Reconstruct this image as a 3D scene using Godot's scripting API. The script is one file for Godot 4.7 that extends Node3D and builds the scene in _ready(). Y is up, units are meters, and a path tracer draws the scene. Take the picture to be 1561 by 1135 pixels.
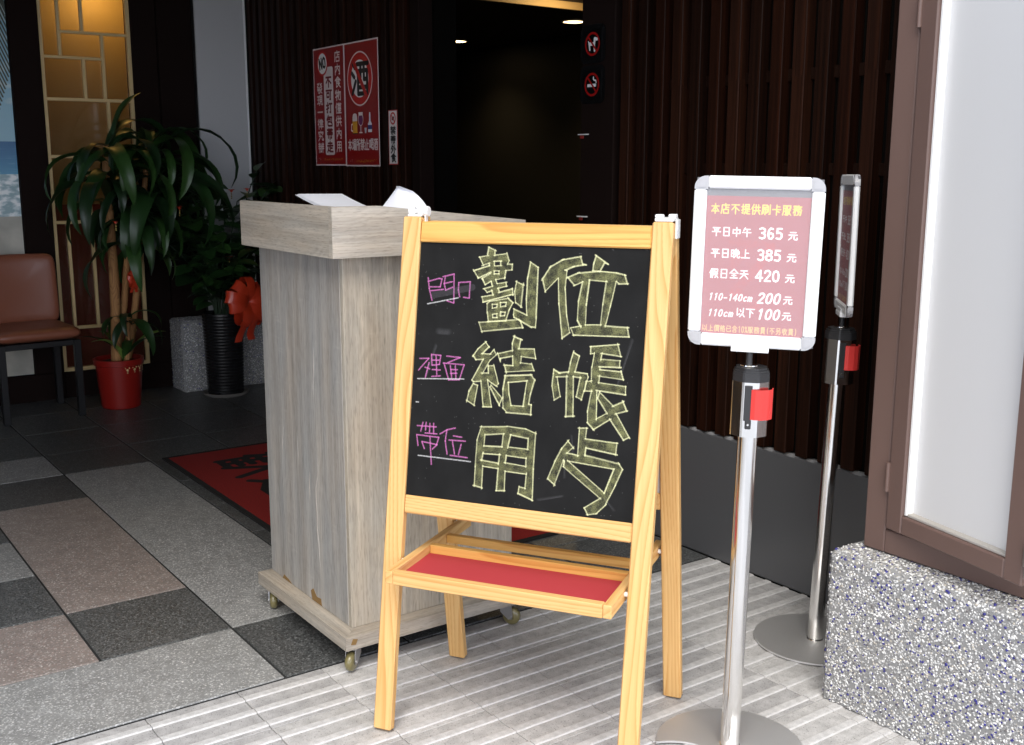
extends Node3D
# A restaurant entrance under an arcade: lectern, chalkboard easel, two barrier posts with signs, potted plants and a chair.

const GLYPH = {
	"本": "10,28 90,28|50,5 50,98|50,28 12,78|50,28 90,78|30,76 70,76",
	"店": "50,2 50,14|12,16 92,16|14,16 12,60 4,96|54,26 54,56|54,38 86,38|30,58 84,58 84,94 30,94 30,58",
	"不": "8,12 92,12|55,12 10,60|50,35 50,98|58,42 90,66",
	"提": "4,28 34,28|20,4 20,90 8,84|4,62 36,52|46,6 86,6 86,40 46,40 46,6|46,23 86,23|38,52 96,52|66,52 66,90|66,70 90,70|50,64 36,96|46,80 66,93 96,94",
	"供": "26,4 4,46|16,32 16,98|32,30 96,30|50,6 50,62|76,6 76,62|28,62 98,62|48,70 34,96|78,70 94,96",
	"刷": "10,8 58,8 58,28 10,28|10,8 10,50 4,94|18,44 18,84|18,44 58,44 58,80 48,80|38,30 38,98|72,16 72,72|92,4 92,92 80,92",
	"卡": "50,4 50,98|50,20 84,20|6,46 94,46|52,60 80,72",
	"服": "12,8 12,60 4,96|12,8 38,8 38,94 28,92|12,34 38,34|12,60 38,60|52,8 88,8 88,30 76,30|52,8 52,98|54,44 86,44 58,96|56,52 92,96",
	"務": "8,10 44,10 26,30|12,22 34,34|4,40 46,40 40,52|26,40 26,96 16,92|24,44 6,74|62,4 50,28|58,16 94,16 52,50|62,24 96,50|52,62 90,62 84,94 72,92|70,52 64,76 46,96",
	"平": "12,12 88,12|28,24 36,46|72,24 62,46|4,54 96,54|50,12 50,98",
	"日": "20,8 80,8 80,94 20,94 20,8|20,50 80,50",
	"中": "12,28 88,28 88,66 12,66 12,28|50,4 50,98",
	"午": "32,4 14,36|26,20 86,20|4,54 96,54|54,20 54,98",
	"元": "20,14 80,14|6,42 94,42|38,42 32,72 6,94|62,42 62,84 72,92 94,92 94,72",
	"晚": "6,14 32,14 32,82 6,82 6,14|6,48 32,48|56,2 42,28|52,14 78,14 70,28|46,30 90,30 90,56 46,56 46,30|68,30 64,62 36,96|72,56 72,88 80,94 96,94 96,78",
	"上": "48,6 48,92|48,42 84,42|4,92 96,92",
	"假": "24,4 4,48|16,30 16,98|34,8 58,8 58,32 36,32|34,8 34,98|36,50 56,50|36,68 56,68|66,8 90,8 90,34 68,34|66,50 90,50 64,96|68,58 96,96",
	"全": "50,2 4,44|50,2 96,44|26,44 74,44|28,66 72,66|10,92 90,92|50,44 50,92",
	"天": "14,14 86,14|6,46 94,46|50,14 46,56 6,96|52,52 94,96",
	"以": "16,8 16,80 44,64|46,22 58,40|84,6 80,54 44,96|74,64 96,94",
	"下": "4,12 96,12|48,12 48,98|54,34 80,54",
	"價": "24,4 4,44|16,28 16,98|32,8 98,8|36,16 94,16 94,32 36,32 36,16|54,8 54,32|74,8 74,32|42,40 88,40 88,80 42,80 42,40|42,54 88,54|42,68 88,68|54,82 36,98|76,82 94,98",
	"格": "4,28 42,28|24,4 24,98|24,32 4,66|26,40 42,58|62,4 46,36|58,16 86,16 42,58|58,26 96,56|54,60 86,60 86,94 54,94 54,60",
	"已": "14,10 82,10 82,48 16,48|16,30 16,84 26,92 90,92 90,70",
	"含": "50,2 4,38|50,2 96,38|32,32 68,32|26,48 74,48 54,62|22,66 78,66 78,96 22,96 22,66",
	"費": "18,6 80,6 80,18 20,18 20,30 84,30 84,42|40,2 38,42|60,2 60,42|24,46 78,46 78,82 24,82 24,46|24,58 78,58|24,70 78,70|40,84 12,98|62,84 88,98",
	"另": "24,6 76,6 76,38 24,38 24,6|10,54 86,54 80,94 64,92|46,38 42,70 10,98",
	"收": "12,16 12,66 36,58|36,4 36,98|58,4 46,42|54,22 96,22|84,22 74,62 42,98|56,36 70,74 96,98",
	"內": "12,26 12,98|12,26 88,26 88,94 76,92|50,4 50,30 20,72|50,36 78,68",
	"食": "50,2 4,34|50,2 96,34|50,14 54,22|26,28 74,28 74,58 26,58 26,28|26,43 74,43|26,58 26,94 48,84|84,62 58,74|48,62 94,96",
	"物": "10,12 4,34|6,26 42,26|24,4 24,98|4,68 42,54|56,4 42,40|52,22 94,22 88,94 74,90|66,24 44,66|80,24 50,88",
	"僅": "24,4 4,44|16,28 16,98|34,14 98,14|52,4 52,24|80,4 80,24|42,30 90,30 90,48 42,48 42,30|66,24 66,94|38,60 94,60|42,76 90,76|32,94 98,94",
	"用": "18,8 18,62 6,98|18,8 84,8 84,94 72,92|18,36 84,36|18,62 84,62|50,8 50,96",
	"可": "4,12 96,12|78,12 78,92 62,90|16,34 56,34 56,70 16,70 16,34",
	"打": "4,28 42,28|24,4 24,92 12,86|4,62 44,50|48,14 98,14|74,14 74,92 60,88",
	"包": "30,2 6,40|22,18 88,18 86,66 74,66|22,36 62,36 62,58 22,58|22,36 22,86 32,94 92,94 92,76",
	"帶": "6,14 94,14|26,4 26,28|50,4 50,30|74,4 74,28|26,28 74,28|8,54 8,38 92,38 92,54|22,54 22,86|22,54 78,54 78,86 68,86|50,44 50,98",
	"走": "18,18 82,18|50,2 50,90|6,40 94,40|50,62 82,62|28,54 6,96|20,76 46,92 96,94",
	"發": "10,8 40,8 10,34|30,2 36,14|58,2 66,18 94,34|90,6 68,18|12,42 42,42 42,58 14,58 14,72 44,72 40,96 28,94|58,40 56,56 48,62|58,40 84,40 84,58 94,58|54,66 88,66 50,98|58,74 94,98",
	"現": "6,14 40,14|8,46 38,46|2,84 42,78|23,14 23,80|50,8 90,8 90,60 50,60 50,8|50,26 90,26|50,43 90,43|60,60 56,80 40,98|76,60 76,88 84,94 98,94 98,78",
	"一": "6,50 94,50",
	"律": "24,4 6,28|28,26 4,56|18,44 18,98|40,14 88,14 88,42 40,42|34,28 98,28|40,58 92,58|32,76 98,76|64,4 64,98",
	"究": "50,2 50,12|8,28 8,14 92,14 92,26|38,20 18,40|62,20 84,38|16,54 72,54 72,86 80,92 96,92 96,78|42,40 38,66 8,98",
	"辦": "4,16 34,16|20,4 20,16|12,22 14,36|28,22 26,36|2,40 36,40|4,60 36,60|20,40 20,98|40,34 62,34 60,92 52,90|50,10 48,50 38,92|66,16 98,16|82,4 82,16|74,22 76,36|92,22 90,36|66,40 98,40|68,60 98,60|82,40 82,98",
	"酒": "8,8 20,20|2,34 16,46|4,92 24,58|32,10 98,10|38,30 92,30 92,94 38,94 38,30|54,10 54,46 44,60|74,10 74,54 92,54|38,76 92,76",
	"場": "2,34 38,34|20,8 20,84|2,88 38,76|48,6 90,6 90,40 48,40 48,6|48,23 90,23|40,52 98,52|56,52 40,76|50,64 94,64 90,94 78,92|68,66 46,94|82,66 62,96",
	"所": "6,10 46,4|10,26 44,26 44,52 12,52|10,26 10,60 4,96|90,4 58,16|58,16 58,56 46,96|58,42 98,42|80,42 80,98",
	"禁": "4,14 46,14|25,2 25,44|24,18 6,38|28,20 44,34|54,14 96,14|75,2 75,44|74,18 56,38|78,20 96,36|26,50 74,50|8,64 92,64|50,64 50,96 40,92|30,72 14,90|68,72 88,90",
	"止": "52,6 52,92|52,42 84,42|20,32 20,92|4,92 96,92",
	"喝": "4,18 30,18 30,72 4,72 4,18|44,6 88,6 88,36 44,36 44,6|44,21 88,21|52,38 38,64|46,50 96,50 92,94 80,92|68,54 50,74|46,58 46,80 82,80",
	"外": "30,4 6,54|24,22 50,22 42,62 6,98|18,42 38,58|70,4 70,98|72,34 96,58",
	"歡": "4,14 46,14|16,4 16,22|34,4 34,22|6,26 20,26 20,38 6,38 6,26|30,26 44,26 44,38 30,38 30,26|16,42 4,62|12,52 12,96|12,54 48,54|12,68 46,68|12,80 46,80|12,94 50,94|30,44 30,94|66,4 54,34|62,18 96,18 88,36|74,28 70,62 48,98|74,56 98,98",
	"迎": "10,8 20,20|4,36 22,36 8,56 24,62 14,82|4,94 20,82 50,94 98,94|52,8 36,16 36,62 54,52|62,12 90,12 90,60 78,58|62,12 62,80",
	"光": "50,2 50,42|18,12 32,32|82,12 68,32|4,42 96,42|36,42 32,74 6,96|62,42 62,86 72,92 96,92 96,72",
	"臨": "6,6 6,94|6,6 44,6|6,28 38,28 38,62 6,62|22,6 22,28|22,62 22,92|6,94 46,94|60,2 48,24|56,14 96,14|54,26 84,26 84,48 54,48 54,26|48,58 68,58 68,94 48,94 48,58|76,58 98,58 98,94 76,94 76,58",
	"0": "50,6 72,14 82,36 82,66 72,88 50,95 28,88 18,66 18,36 28,14 50,6",
	"1": "28,22 54,6 54,96",
	"2": "18,24 30,8 60,5 80,18 78,38 20,94 84,94",
	"3": "20,14 50,6 78,16 80,34 66,46 46,48|46,48 72,52 84,68 78,88 50,96 20,88",
	"4": "66,96 66,6 12,68 90,68",
	"5": "78,8 28,8 24,46 52,40 78,52 80,78 60,95 20,90",
	"6": "74,12 48,6 26,26 20,62 32,92 62,95 80,76 74,54 50,46 24,60",
	"8": "50,6 76,14 78,34 50,47 22,34 24,14 50,6|50,47 82,60 82,86 50,95 18,86 18,60 50,47",
	"c": "80,46 56,36 28,46 20,66 30,90 56,96 80,86",
	"m": "10,36 10,96|10,50 30,38 49,48 49,96|49,50 68,38 88,48 88,96",
	"-": "20,62 80,62",
	"(": "64,2 44,30 44,70 64,98",
	")": "36,2 56,30 56,70 36,98",
	"%": "84,6 16,96|26,8 38,20 26,36 14,20 26,8|74,64 86,78 74,94 62,78 74,64",
	"N": "14,96 14,6 84,96 84,6",
	"O": "50,6 78,20 84,50 78,82 50,95 22,82 16,50 22,20 50,6",
}
const CHALK = [
	["312,11 342,23 341,42 395,33 406,60 400,74 422,73 421,94 395,98 392,127 352,134 360,149 398,143 401,158 367,167 373,182 428,166 432,188 302,223 296,203 343,193 338,177 318,186 302,171 338,160 331,142 307,156 295,137 291,131 324,114 323,109 274,132 270,127 252,103 320,82 317,73 291,81 273,50 310,43 309,36|331,219 413,203 434,219 420,248 408,289 331,295 323,260 321,228|290,301 466,282 474,289 485,311 305,336|446,139 475,149 472,233 446,218 439,176|500,63 535,81 540,269 540,306 522,307 444,275 440,264 442,243 498,263 492,202 492,121",
	"341,64 369,63 370,80 343,81|343,102 364,101 365,112 344,112|344,229 366,228 365,240 345,244|380,221 404,220 403,234 381,236|348,268 367,265 368,279 350,280|383,257 403,257 402,270 384,271"],
	["714,36 724,62 739,65 687,73 653,87 659,90 657,156 671,258 687,320 658,341 646,281 633,212 625,119 572,170 557,125 586,79 638,49|778,30 829,59 814,56 796,88 768,85 769,58|665,115 708,96 794,86 869,91 901,97 913,128 880,130 868,122 850,214 835,287 926,288 933,321 704,327 690,301 730,293 716,273 716,201 728,130 694,143",
	"757,121 827,125 819,209 815,283 752,286 750,213"],
	["325,375 342,393 313,421 348,421 363,403 375,421 350,444 319,495 346,493 342,466 368,463 393,531 386,541 362,530 344,520 368,622 331,625 314,526 283,531 274,524 318,443 286,446 271,431 292,404|281,538 300,545 290,621 257,606 264,569|363,540 415,585 403,612 356,546|450,347 481,357 475,392 540,390 549,425 487,421 485,444 534,446 545,471 424,484 414,458 452,457 449,422 397,434 396,444 382,417 445,401 443,374|421,499 533,487 552,507 537,559 533,599 544,602 544,638 438,638 420,623 414,550",
	"438,524 517,512 513,561 509,608 455,610 444,567"],
	["710,391 735,403 721,464 771,468 778,481 756,565 733,555 744,484 716,482 726,629 695,632 688,484 646,488 653,514 666,560 640,575 627,524 631,461 654,471 693,465 700,429|781,365 892,352 906,395 828,388 826,410 904,411 905,435 824,438 824,448 912,451 922,479 824,473 823,497 934,504 935,534 818,527 823,631 865,607 822,553 829,531 888,578 928,559 945,592 903,606 962,688 940,700 880,629 815,672 788,649 784,605 795,530 767,532 769,497 792,493 790,441 796,391 781,392",
	""],
	["329,703 442,691 526,694 570,706 571,842 574,961 510,942 514,915 540,919 541,865 447,862 449,938 415,940 415,856 346,853 348,936 313,931 313,857 314,755",
	"349,731 429,721 426,771 347,774|463,723 539,729 539,769 454,769|344,804 419,802 416,835 340,830|449,802 537,806 537,836 446,831"],
	["711,723 734,746 709,768 756,773 755,671 785,669 783,708 915,713 913,755 788,742 786,769 927,788 944,808 919,869 884,946 849,981 814,989 798,965 860,923 698,820 700,799 696,797 664,892 635,872 661,804 685,756",
	"715,798 908,809 875,902"],
]
const CHALK_PINK = "43,139 51,181 67,226|44,153 95,139 108,141 101,173|54,174 101,172|59,189 117,181|112,132 162,120|162,120 169,232|122,133 119,158 128,184 159,171|119,158 157,150|137,225 168,232|185,152 238,147 238,210|186,153 186,180 194,207|211,208 238,210|27,457 69,454 24,503|71,471 58,530|54,490 76,495|80,438 124,439 120,475 86,480 80,438|85,460 120,458|102,441 111,516|88,497 125,496|88,524 128,519|152,440 214,442 159,465|138,468 234,469 216,528 167,532 142,471|171,476 181,526|194,475 200,524|174,491 204,490|174,506 203,504|34,722 123,720|60,707 52,743|75,706 74,736|93,709 93,747|110,707 113,748|72,748 128,747|34,758 43,800|35,758 138,760 129,792|60,783 74,810|63,783 132,789 112,808|97,764 111,869|143,746 174,727 211,717|173,729 169,772 181,822|205,748 243,750|186,766 261,764|202,769 215,818|243,778 233,819|196,825 274,827"
const CHALK_WHITE = "22,537 236,524|47,839 290,841|21,629 33,629|47,241 188,211"

# ---------------------------------------------------------------- drawing flat print
class Ink:
	var im: Image
	var w: int
	var h: int
	func _init(ww: int, hh: int, c: Color) -> void:
		w = ww; h = hh
		im = Image.create(w, h, false, Image.FORMAT_RGB8)
		im.fill(c)
	func dot(x: int, y: int, c: Color, a: float) -> void:
		if x < 0 or y < 0 or x >= w or y >= h or a <= 0.0: return
		im.set_pixel(x, y, im.get_pixel(x, y).lerp(c, minf(a, 1.0)))
	func line(p: Vector2, q: Vector2, r: float, c: Color, alpha := 1.0, noise: FastNoiseLite = null) -> void:
		var d := q - p
		var l2 := maxf(d.length_squared(), 0.0001)
		for y in range(int(minf(p.y, q.y) - r - 1), int(maxf(p.y, q.y) + r + 2)):
			for x in range(int(minf(p.x, q.x) - r - 1), int(maxf(p.x, q.x) + r + 2)):
				var v := Vector2(x + .5, y + .5) - p
				var t := clampf(v.dot(d) / l2, 0, 1)
				var a := clampf(r - (v - d * t).length() + .5, 0, 1)
				if a > 0:
					if noise: a *= clampf(.72 + noise.get_noise_2d(x, y) * 1.3, 0.1, 1)
					dot(x, y, c, a * alpha)
	func path(pts: PackedVector2Array, r: float, c: Color, alpha := 1.0, noise: FastNoiseLite = null) -> void:
		for i in pts.size() - 1: line(pts[i], pts[i + 1], r, c, alpha, noise)
	func glyph(s: String, at: Vector2, size: Vector2, r: float, c: Color, slant := 0.0, turn := 0.0) -> void:
		for st in s.split("|"):
			var pts := PackedVector2Array()
			for e in st.split(" "):
				var n := e.split(",")
				var g := Vector2(float(n[0]) / 100.0 * size.x, float(n[1]) / 100.0 * size.y)
				g.x += (size.y - g.y) * slant
				pts.append(at + (g - size / 2).rotated(turn) + size / 2)
			path(pts, r, c)
	func ellipse(at: Vector2, rad: Vector2, c: Color) -> void:
		for y in range(int(at.y - rad.y - 1), int(at.y + rad.y + 2)):
			for x in range(int(at.x - rad.x - 1), int(at.x + rad.x + 2)):
				var k := (Vector2(x + .5, y + .5) - at) / rad
				dot(x, y, c, clampf((1 - k.length()) * minf(rad.x, rad.y) + .5, 0, 1))
	func poly(pts: PackedVector2Array, c: Color, alpha := 1.0, noise: FastNoiseLite = null, holes := []) -> void:
		var lo := pts[0]
		var hi := pts[0]
		for p in pts:
			lo = lo.min(p); hi = hi.max(p)
		for y in range(int(lo.y), int(hi.y) + 2):
			for x in range(int(lo.x), int(hi.x) + 2):
				var v := Vector2(x + .5, y + .5)
				if not Geometry2D.is_point_in_polygon(v, pts): continue
				var out := false
				for q in holes:
					if Geometry2D.is_point_in_polygon(v, q): out = true
				if out: continue
				var a := alpha
				if noise: a *= clampf(.55 + noise.get_noise_2d(x * .8, y * .8) * 1.9 + noise.get_noise_2d(x * .06, y * .06 + 900) * .9, 0.05, 1)
				dot(x, y, c, a)
	func tex() -> ImageTexture:
		var i2: Image = im.duplicate()
		i2.generate_mipmaps()
		return ImageTexture.create_from_image(i2)

func pts_of(s: String, k: Vector2) -> Array:
	var out := []
	if s == "": return out
	for part in s.split("|"):
		var a := PackedVector2Array()
		for e in part.split(" "):
			var n := e.split(",")
			a.append(Vector2(float(n[0]) / 1000.0 * k.x, float(n[1]) / 1000.0 * k.y))
		out.append(a)
	return out

func write(ink: Ink, s: String, at: Vector2, size: Vector2, pitch: Vector2, r: float, c: Color, slant := 0.0) -> void:
	for i in s.length():
		ink.glyph(GLYPH[s[i]], at + pitch * i, size, r, c, slant)

# ---------------------------------------------------------------- shapes
func poly(st: SurfaceTool, p: Array, out: Vector3, uv := []) -> void:
	var n: Vector3 = (p[1] - p[0]).cross(p[2] - p[0]).normalized()
	var flip := n.dot(out) > 0
	if n.dot(out) < 0: n = -n
	for i in range(1, p.size() - 1):
		for k in ([0, i + 1, i] if flip else [0, i, i + 1]):
			st.set_normal(n)
			if uv.size() > 0: st.set_uv(uv[k])
			else: st.set_uv(Vector2.ZERO)
			st.add_vertex(p[k])

func begin() -> SurfaceTool:
	var st := SurfaceTool.new()
	st.begin(Mesh.PRIMITIVE_TRIANGLES)
	return st

func add_box(st: SurfaceTool, c: Vector3, s: Vector3, b := 0.0, t := Transform3D.IDENTITY) -> void:
	var h := s / 2
	b = minf(b, minf(h.x, minf(h.y, h.z)) * .9)
	var ax := [Vector3.RIGHT, Vector3.UP, Vector3.BACK]
	for i in 3:
		var j := (i + 1) % 3
		var k := (i + 2) % 3
		for sg in [-1.0, 1.0]:
			var q := []
			for m in [[-1, -1], [1, -1], [1, 1], [-1, 1]]:
				q.append(t * (c + ax[i] * h[i] * sg + ax[j] * (h[j] - b) * m[0] + ax[k] * (h[k] - b) * m[1]))
			poly(st, q, t.basis * (ax[i] * sg))
		if b > 0:
			for s1 in [-1.0, 1.0]:
				for s2 in [-1.0, 1.0]:
					var e := []
					for m in [[0, -1], [0, 1], [1, 1], [1, -1]]:
						var dj: float = h[j] if m[0] == 0 else h[j] - b
						var dk: float = h[k] - b if m[0] == 0 else h[k]
						e.append(t * (c + ax[i] * (h[i] - b) * m[1] + ax[j] * dj * s1 + ax[k] * dk * s2))
					poly(st, e, t.basis * (ax[j] * s1 + ax[k] * s2))
	if b > 0:
		for x in [-1.0, 1.0]:
			for y in [-1.0, 1.0]:
				for z in [-1.0, 1.0]:
					var v := Vector3(x, y, z)
					poly(st, [t * (c + v * Vector3(h.x, h.y - b, h.z - b)), t * (c + v * Vector3(h.x - b, h.y, h.z - b)), t * (c + v * Vector3(h.x - b, h.y - b, h.z))], t.basis * v)

# a flat polygon in x,y pushed from z0 to z1
func add_plank(st: SurfaceTool, p: PackedVector2Array, z0: float, z1: float, t := Transform3D.IDENTITY) -> void:
	var tri := Geometry2D.triangulate_polygon(p)
	for i in range(0, tri.size(), 3):
		for z in [z0, z1]:
			var q := []
			for k in 3: q.append(t * Vector3(p[tri[i + k]].x, p[tri[i + k]].y, z))
			poly(st, q, t.basis * Vector3(0, 0, signf(z - (z0 + z1) / 2)))
	var area := 0.0
	for i in p.size(): area += p[i].cross(p[(i + 1) % p.size()])
	for i in p.size():
		var a := p[i]
		var b := p[(i + 1) % p.size()]
		var n := Vector2(b.y - a.y, a.x - b.x) * signf(area)
		poly(st, [t * Vector3(a.x, a.y, z0), t * Vector3(b.x, b.y, z0), t * Vector3(b.x, b.y, z1), t * Vector3(a.x, a.y, z1)], t.basis * Vector3(n.x, n.y, 0))

# rows of points joined into a smooth sheet
func add_grid(st: SurfaceTool, rows: Array, closed := false, flip := false) -> void:
	var nr := rows.size()
	var nc: int = rows[0].size()
	var nor := func(i: int, j: int) -> Vector3:
		var jl := (j - 1 + nc) % nc if closed else maxi(j - 1, 0)
		var jr := (j + 1) % nc if closed else mini(j + 1, nc - 1)
		var du: Vector3 = rows[i][jr] - rows[i][jl]
		var dv: Vector3 = rows[mini(i + 1, nr - 1)][j] - rows[maxi(i - 1, 0)][j]
		var n := du.cross(dv).normalized()
		return -n if flip else n
	for i in nr - 1:
		for j in (nc if closed else nc - 1):
			var j2 := (j + 1) % nc
			var ids := [[i, j], [i, j2], [i + 1, j], [i, j2], [i + 1, j2], [i + 1, j]]
			if not flip: ids = [[i, j], [i + 1, j], [i, j2], [i, j2], [i + 1, j], [i + 1, j2]]
			for q in ids:
				st.set_normal(nor.call(q[0], q[1]))
				st.set_uv(Vector2(float(q[1]) / (nc - 1), float(q[0]) / (nr - 1)))
				st.add_vertex(rows[q[0]][q[1]])

# profile of (radius, height) turned round y; smooth round, creased along the profile
func add_lathe(st: SurfaceTool, prof: Array, seg := 32, t := Transform3D.IDENTITY, smooth := false) -> void:
	for i in prof.size() - 1:
		var a: Vector2 = prof[i]
		var b: Vector2 = prof[i + 1]
		var n2 := Vector2(b.y - a.y, a.x - b.x).normalized()
		var na := n2
		var nb := n2
		if smooth:
			if i > 0: na = (n2 + Vector2(a.y - prof[i - 1].y, prof[i - 1].x - a.x).normalized()).normalized()
			if i < prof.size() - 2: nb = (n2 + Vector2(prof[i + 2].y - b.y, b.x - prof[i + 2].x).normalized()).normalized()
		for s in seg:
			var u0 := TAU * s / seg
			var u1 := TAU * (s + 1) / seg
			var c := [[a, u0, na], [a, u1, na], [b, u1, nb], [a, u0, na], [b, u1, nb], [b, u0, nb]]
			for v in c:
				var cs := Vector3(cos(v[1]), 0, sin(v[1]))
				st.set_normal((t.basis * (cs * v[2].x + Vector3.UP * v[2].y)).normalized())
				st.set_uv(Vector2(v[1] / TAU, float(i) / prof.size()))
				st.add_vertex(t * (cs * v[0].x + Vector3.UP * v[0].y))

func add_tube(st: SurfaceTool, pts: Array, rads: Array, seg := 8) -> void:
	var rows := []
	for i in pts.size():
		var d: Vector3 = (pts[mini(i + 1, pts.size() - 1)] - pts[maxi(i - 1, 0)]).normalized()
		var u := d.cross(Vector3.UP if absf(d.y) < .9 else Vector3.RIGHT).normalized()
		var v := d.cross(u).normalized()
		var row := []
		for s in seg: row.append(pts[i] + (u * cos(TAU * s / seg) + v * sin(TAU * s / seg)) * rads[i])
		rows.append(row)
	add_grid(st, rows, true, true)

# a thin board whose front (+z) carries a picture
func add_print(st: SurfaceTool, w: float, h: float, t: float) -> void:
	var x := w / 2
	var y := h / 2
	poly(st, [Vector3(-x, y, t), Vector3(x, y, t), Vector3(x, -y, t), Vector3(-x, -y, t)], Vector3.BACK, [Vector2(0, 0), Vector2(1, 0), Vector2(1, 1), Vector2(0, 1)])
	var e := Vector2(.004, .004)
	var uv := [e, e, e, e]
	poly(st, [Vector3(-x, y, 0), Vector3(x, y, 0), Vector3(x, -y, 0), Vector3(-x, -y, 0)], Vector3.FORWARD, uv)
	for s in [-1.0, 1.0]:
		poly(st, [Vector3(x * s, y, 0), Vector3(x * s, -y, 0), Vector3(x * s, -y, t), Vector3(x * s, y, t)], Vector3.RIGHT * s, uv)
		poly(st, [Vector3(x, y * s, 0), Vector3(-x, y * s, 0), Vector3(-x, y * s, t), Vector3(x, y * s, t)], Vector3.UP * s, uv)

func round_rect(w: float, h: float, r: float, n := 6) -> PackedVector2Array:
	var p := PackedVector2Array()
	for q in 4:
		var c := Vector2((w / 2 - r) * (1 if q in [0, 3] else -1), (h / 2 - r) * (1 if q < 2 else -1))
		for i in n + 1:
			var a := PI / 2 * (q + float(i) / n)
			p.append(c + Vector2(cos(a), sin(a)) * r)
	return p

func rect2(x0: float, y0: float, x1: float, y1: float) -> PackedVector2Array:
	return PackedVector2Array([Vector2(x0, y0), Vector2(x1, y0), Vector2(x1, y1), Vector2(x0, y1)])

# ---------------------------------------------------------------- objects
var used := {}
func numbered(n: String) -> String:
	used[n] = used.get(n, -1) + 1
	return n if used[n] == 0 else "%s_%03d" % [n, used[n]]

func obj(called: String, shape, m: Material, parent: Node = self, at := Transform3D.IDENTITY) -> MeshInstance3D:
	var o := MeshInstance3D.new()
	o.mesh = shape.commit() if shape is SurfaceTool else shape
	o.material_override = m
	o.name = numbered(called) if parent == self else called
	parent.add_child(o, true)
	o.transform = at
	o.cast_shadow = GeometryInstance3D.SHADOW_CASTING_SETTING_ON
	return o

func tag(o: Node, label: String, category: String, group := "") -> Node:
	o.set_meta("label", label)
	o.set_meta("category", category)
	if group != "": o.set_meta("group", group)
	return o

func thing(called: String, label: String, category: String, at := Vector3.ZERO, turn := 0.0, group := "") -> Node3D:
	var o := Node3D.new()
	o.name = numbered(called)
	add_child(o)
	o.position = at
	o.rotation.y = turn
	tag(o, label, category, group)
	return o

func setting(called: String) -> Node3D:
	var o := Node3D.new()
	o.name = numbered(called)
	add_child(o)
	o.set_meta("kind", "structure")
	return o

func box(called: String, lo: Vector3, hi: Vector3, m: Material, parent: Node = self, b := 0.002) -> MeshInstance3D:
	var st := begin()
	add_box(st, Vector3.ZERO, (hi - lo).abs(), b)
	return obj(called, st, m, parent, Transform3D(Basis.IDENTITY, (lo + hi) / 2))

# a stick from a to b: length runs along its own y; `side` is where its wide face looks
func stick(called: String, a: Vector3, b: Vector3, w: float, d: float, side: Vector3, m: Material, parent: Node, bev := 0.002) -> MeshInstance3D:
	var y := (b - a).normalized()
	var x := y.cross(side).normalized()
	var z := x.cross(y)
	var st := begin()
	add_box(st, Vector3.ZERO, Vector3(w, (b - a).length(), d), bev)
	return obj(called, st, m, parent, Transform3D(Basis(x, y, z), (a + b) / 2))

# ---------------------------------------------------------------- materials
func lin(r: float, g: float, b: float) -> Color:
	return Color(r, g, b).linear_to_srgb()

func mat(c: Color, rough := .6, metal := 0.0) -> StandardMaterial3D:
	var m := StandardMaterial3D.new()
	m.albedo_color = c
	m.roughness = rough
	m.metallic = metal
	return m

func tri(m: StandardMaterial3D, t: Texture2D, sc: Vector3, off := Vector3.ZERO, world := false) -> StandardMaterial3D:
	m.albedo_texture = t
	m.uv1_triplanar = true
	m.uv1_world_triplanar = world
	m.uv1_scale = sc
	m.uv1_offset = off
	m.uv1_triplanar_sharpness = 8.0
	return m

func noise(freq: float, sd: int, oct := 3) -> FastNoiseLite:
	var n := FastNoiseLite.new()
	n.seed = sd
	n.noise_type = FastNoiseLite.TYPE_SIMPLEX_SMOOTH
	n.frequency = freq
	n.fractal_octaves = oct
	return n

func bake(w: int, h: int, f: Callable) -> ImageTexture:
	var d := PackedByteArray()
	d.resize(w * h * 3)
	var i := 0
	for y in h:
		for x in w:
			var c: Color = f.call(x, y)
			d[i] = c.r8; d[i + 1] = c.g8; d[i + 2] = c.b8
			i += 3
	var im := Image.create_from_data(w, h, false, Image.FORMAT_RGB8, d)
	im.generate_mipmaps()
	return ImageTexture.create_from_image(im)

func pine_tex(sd: int, light: Color, dark: Color) -> ImageTexture:
	var n1 := noise(.006, sd, 2)
	var n2 := noise(.05, sd + 1, 3)
	var n3 := noise(.3, sd + 2, 2)
	return bake(256, 768, func(x: int, y: int) -> Color:
		var u := x + n1.get_noise_2d(x * 1.2, y * .32) * 46.0
		var ring := fposmod(u / 13.0, 1.0)
		var g := pow(ring, 3.0) * (1.0 - smoothstep(.93, 1.0, ring))
		var k := g * .75 + .16 * n2.get_noise_2d(x * 3.0, y * .12) + .1 * n3.get_noise_2d(x * 2.0, y * .06)
		return light.lerp(dark, clampf(k + .1, 0, 1)))

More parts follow.
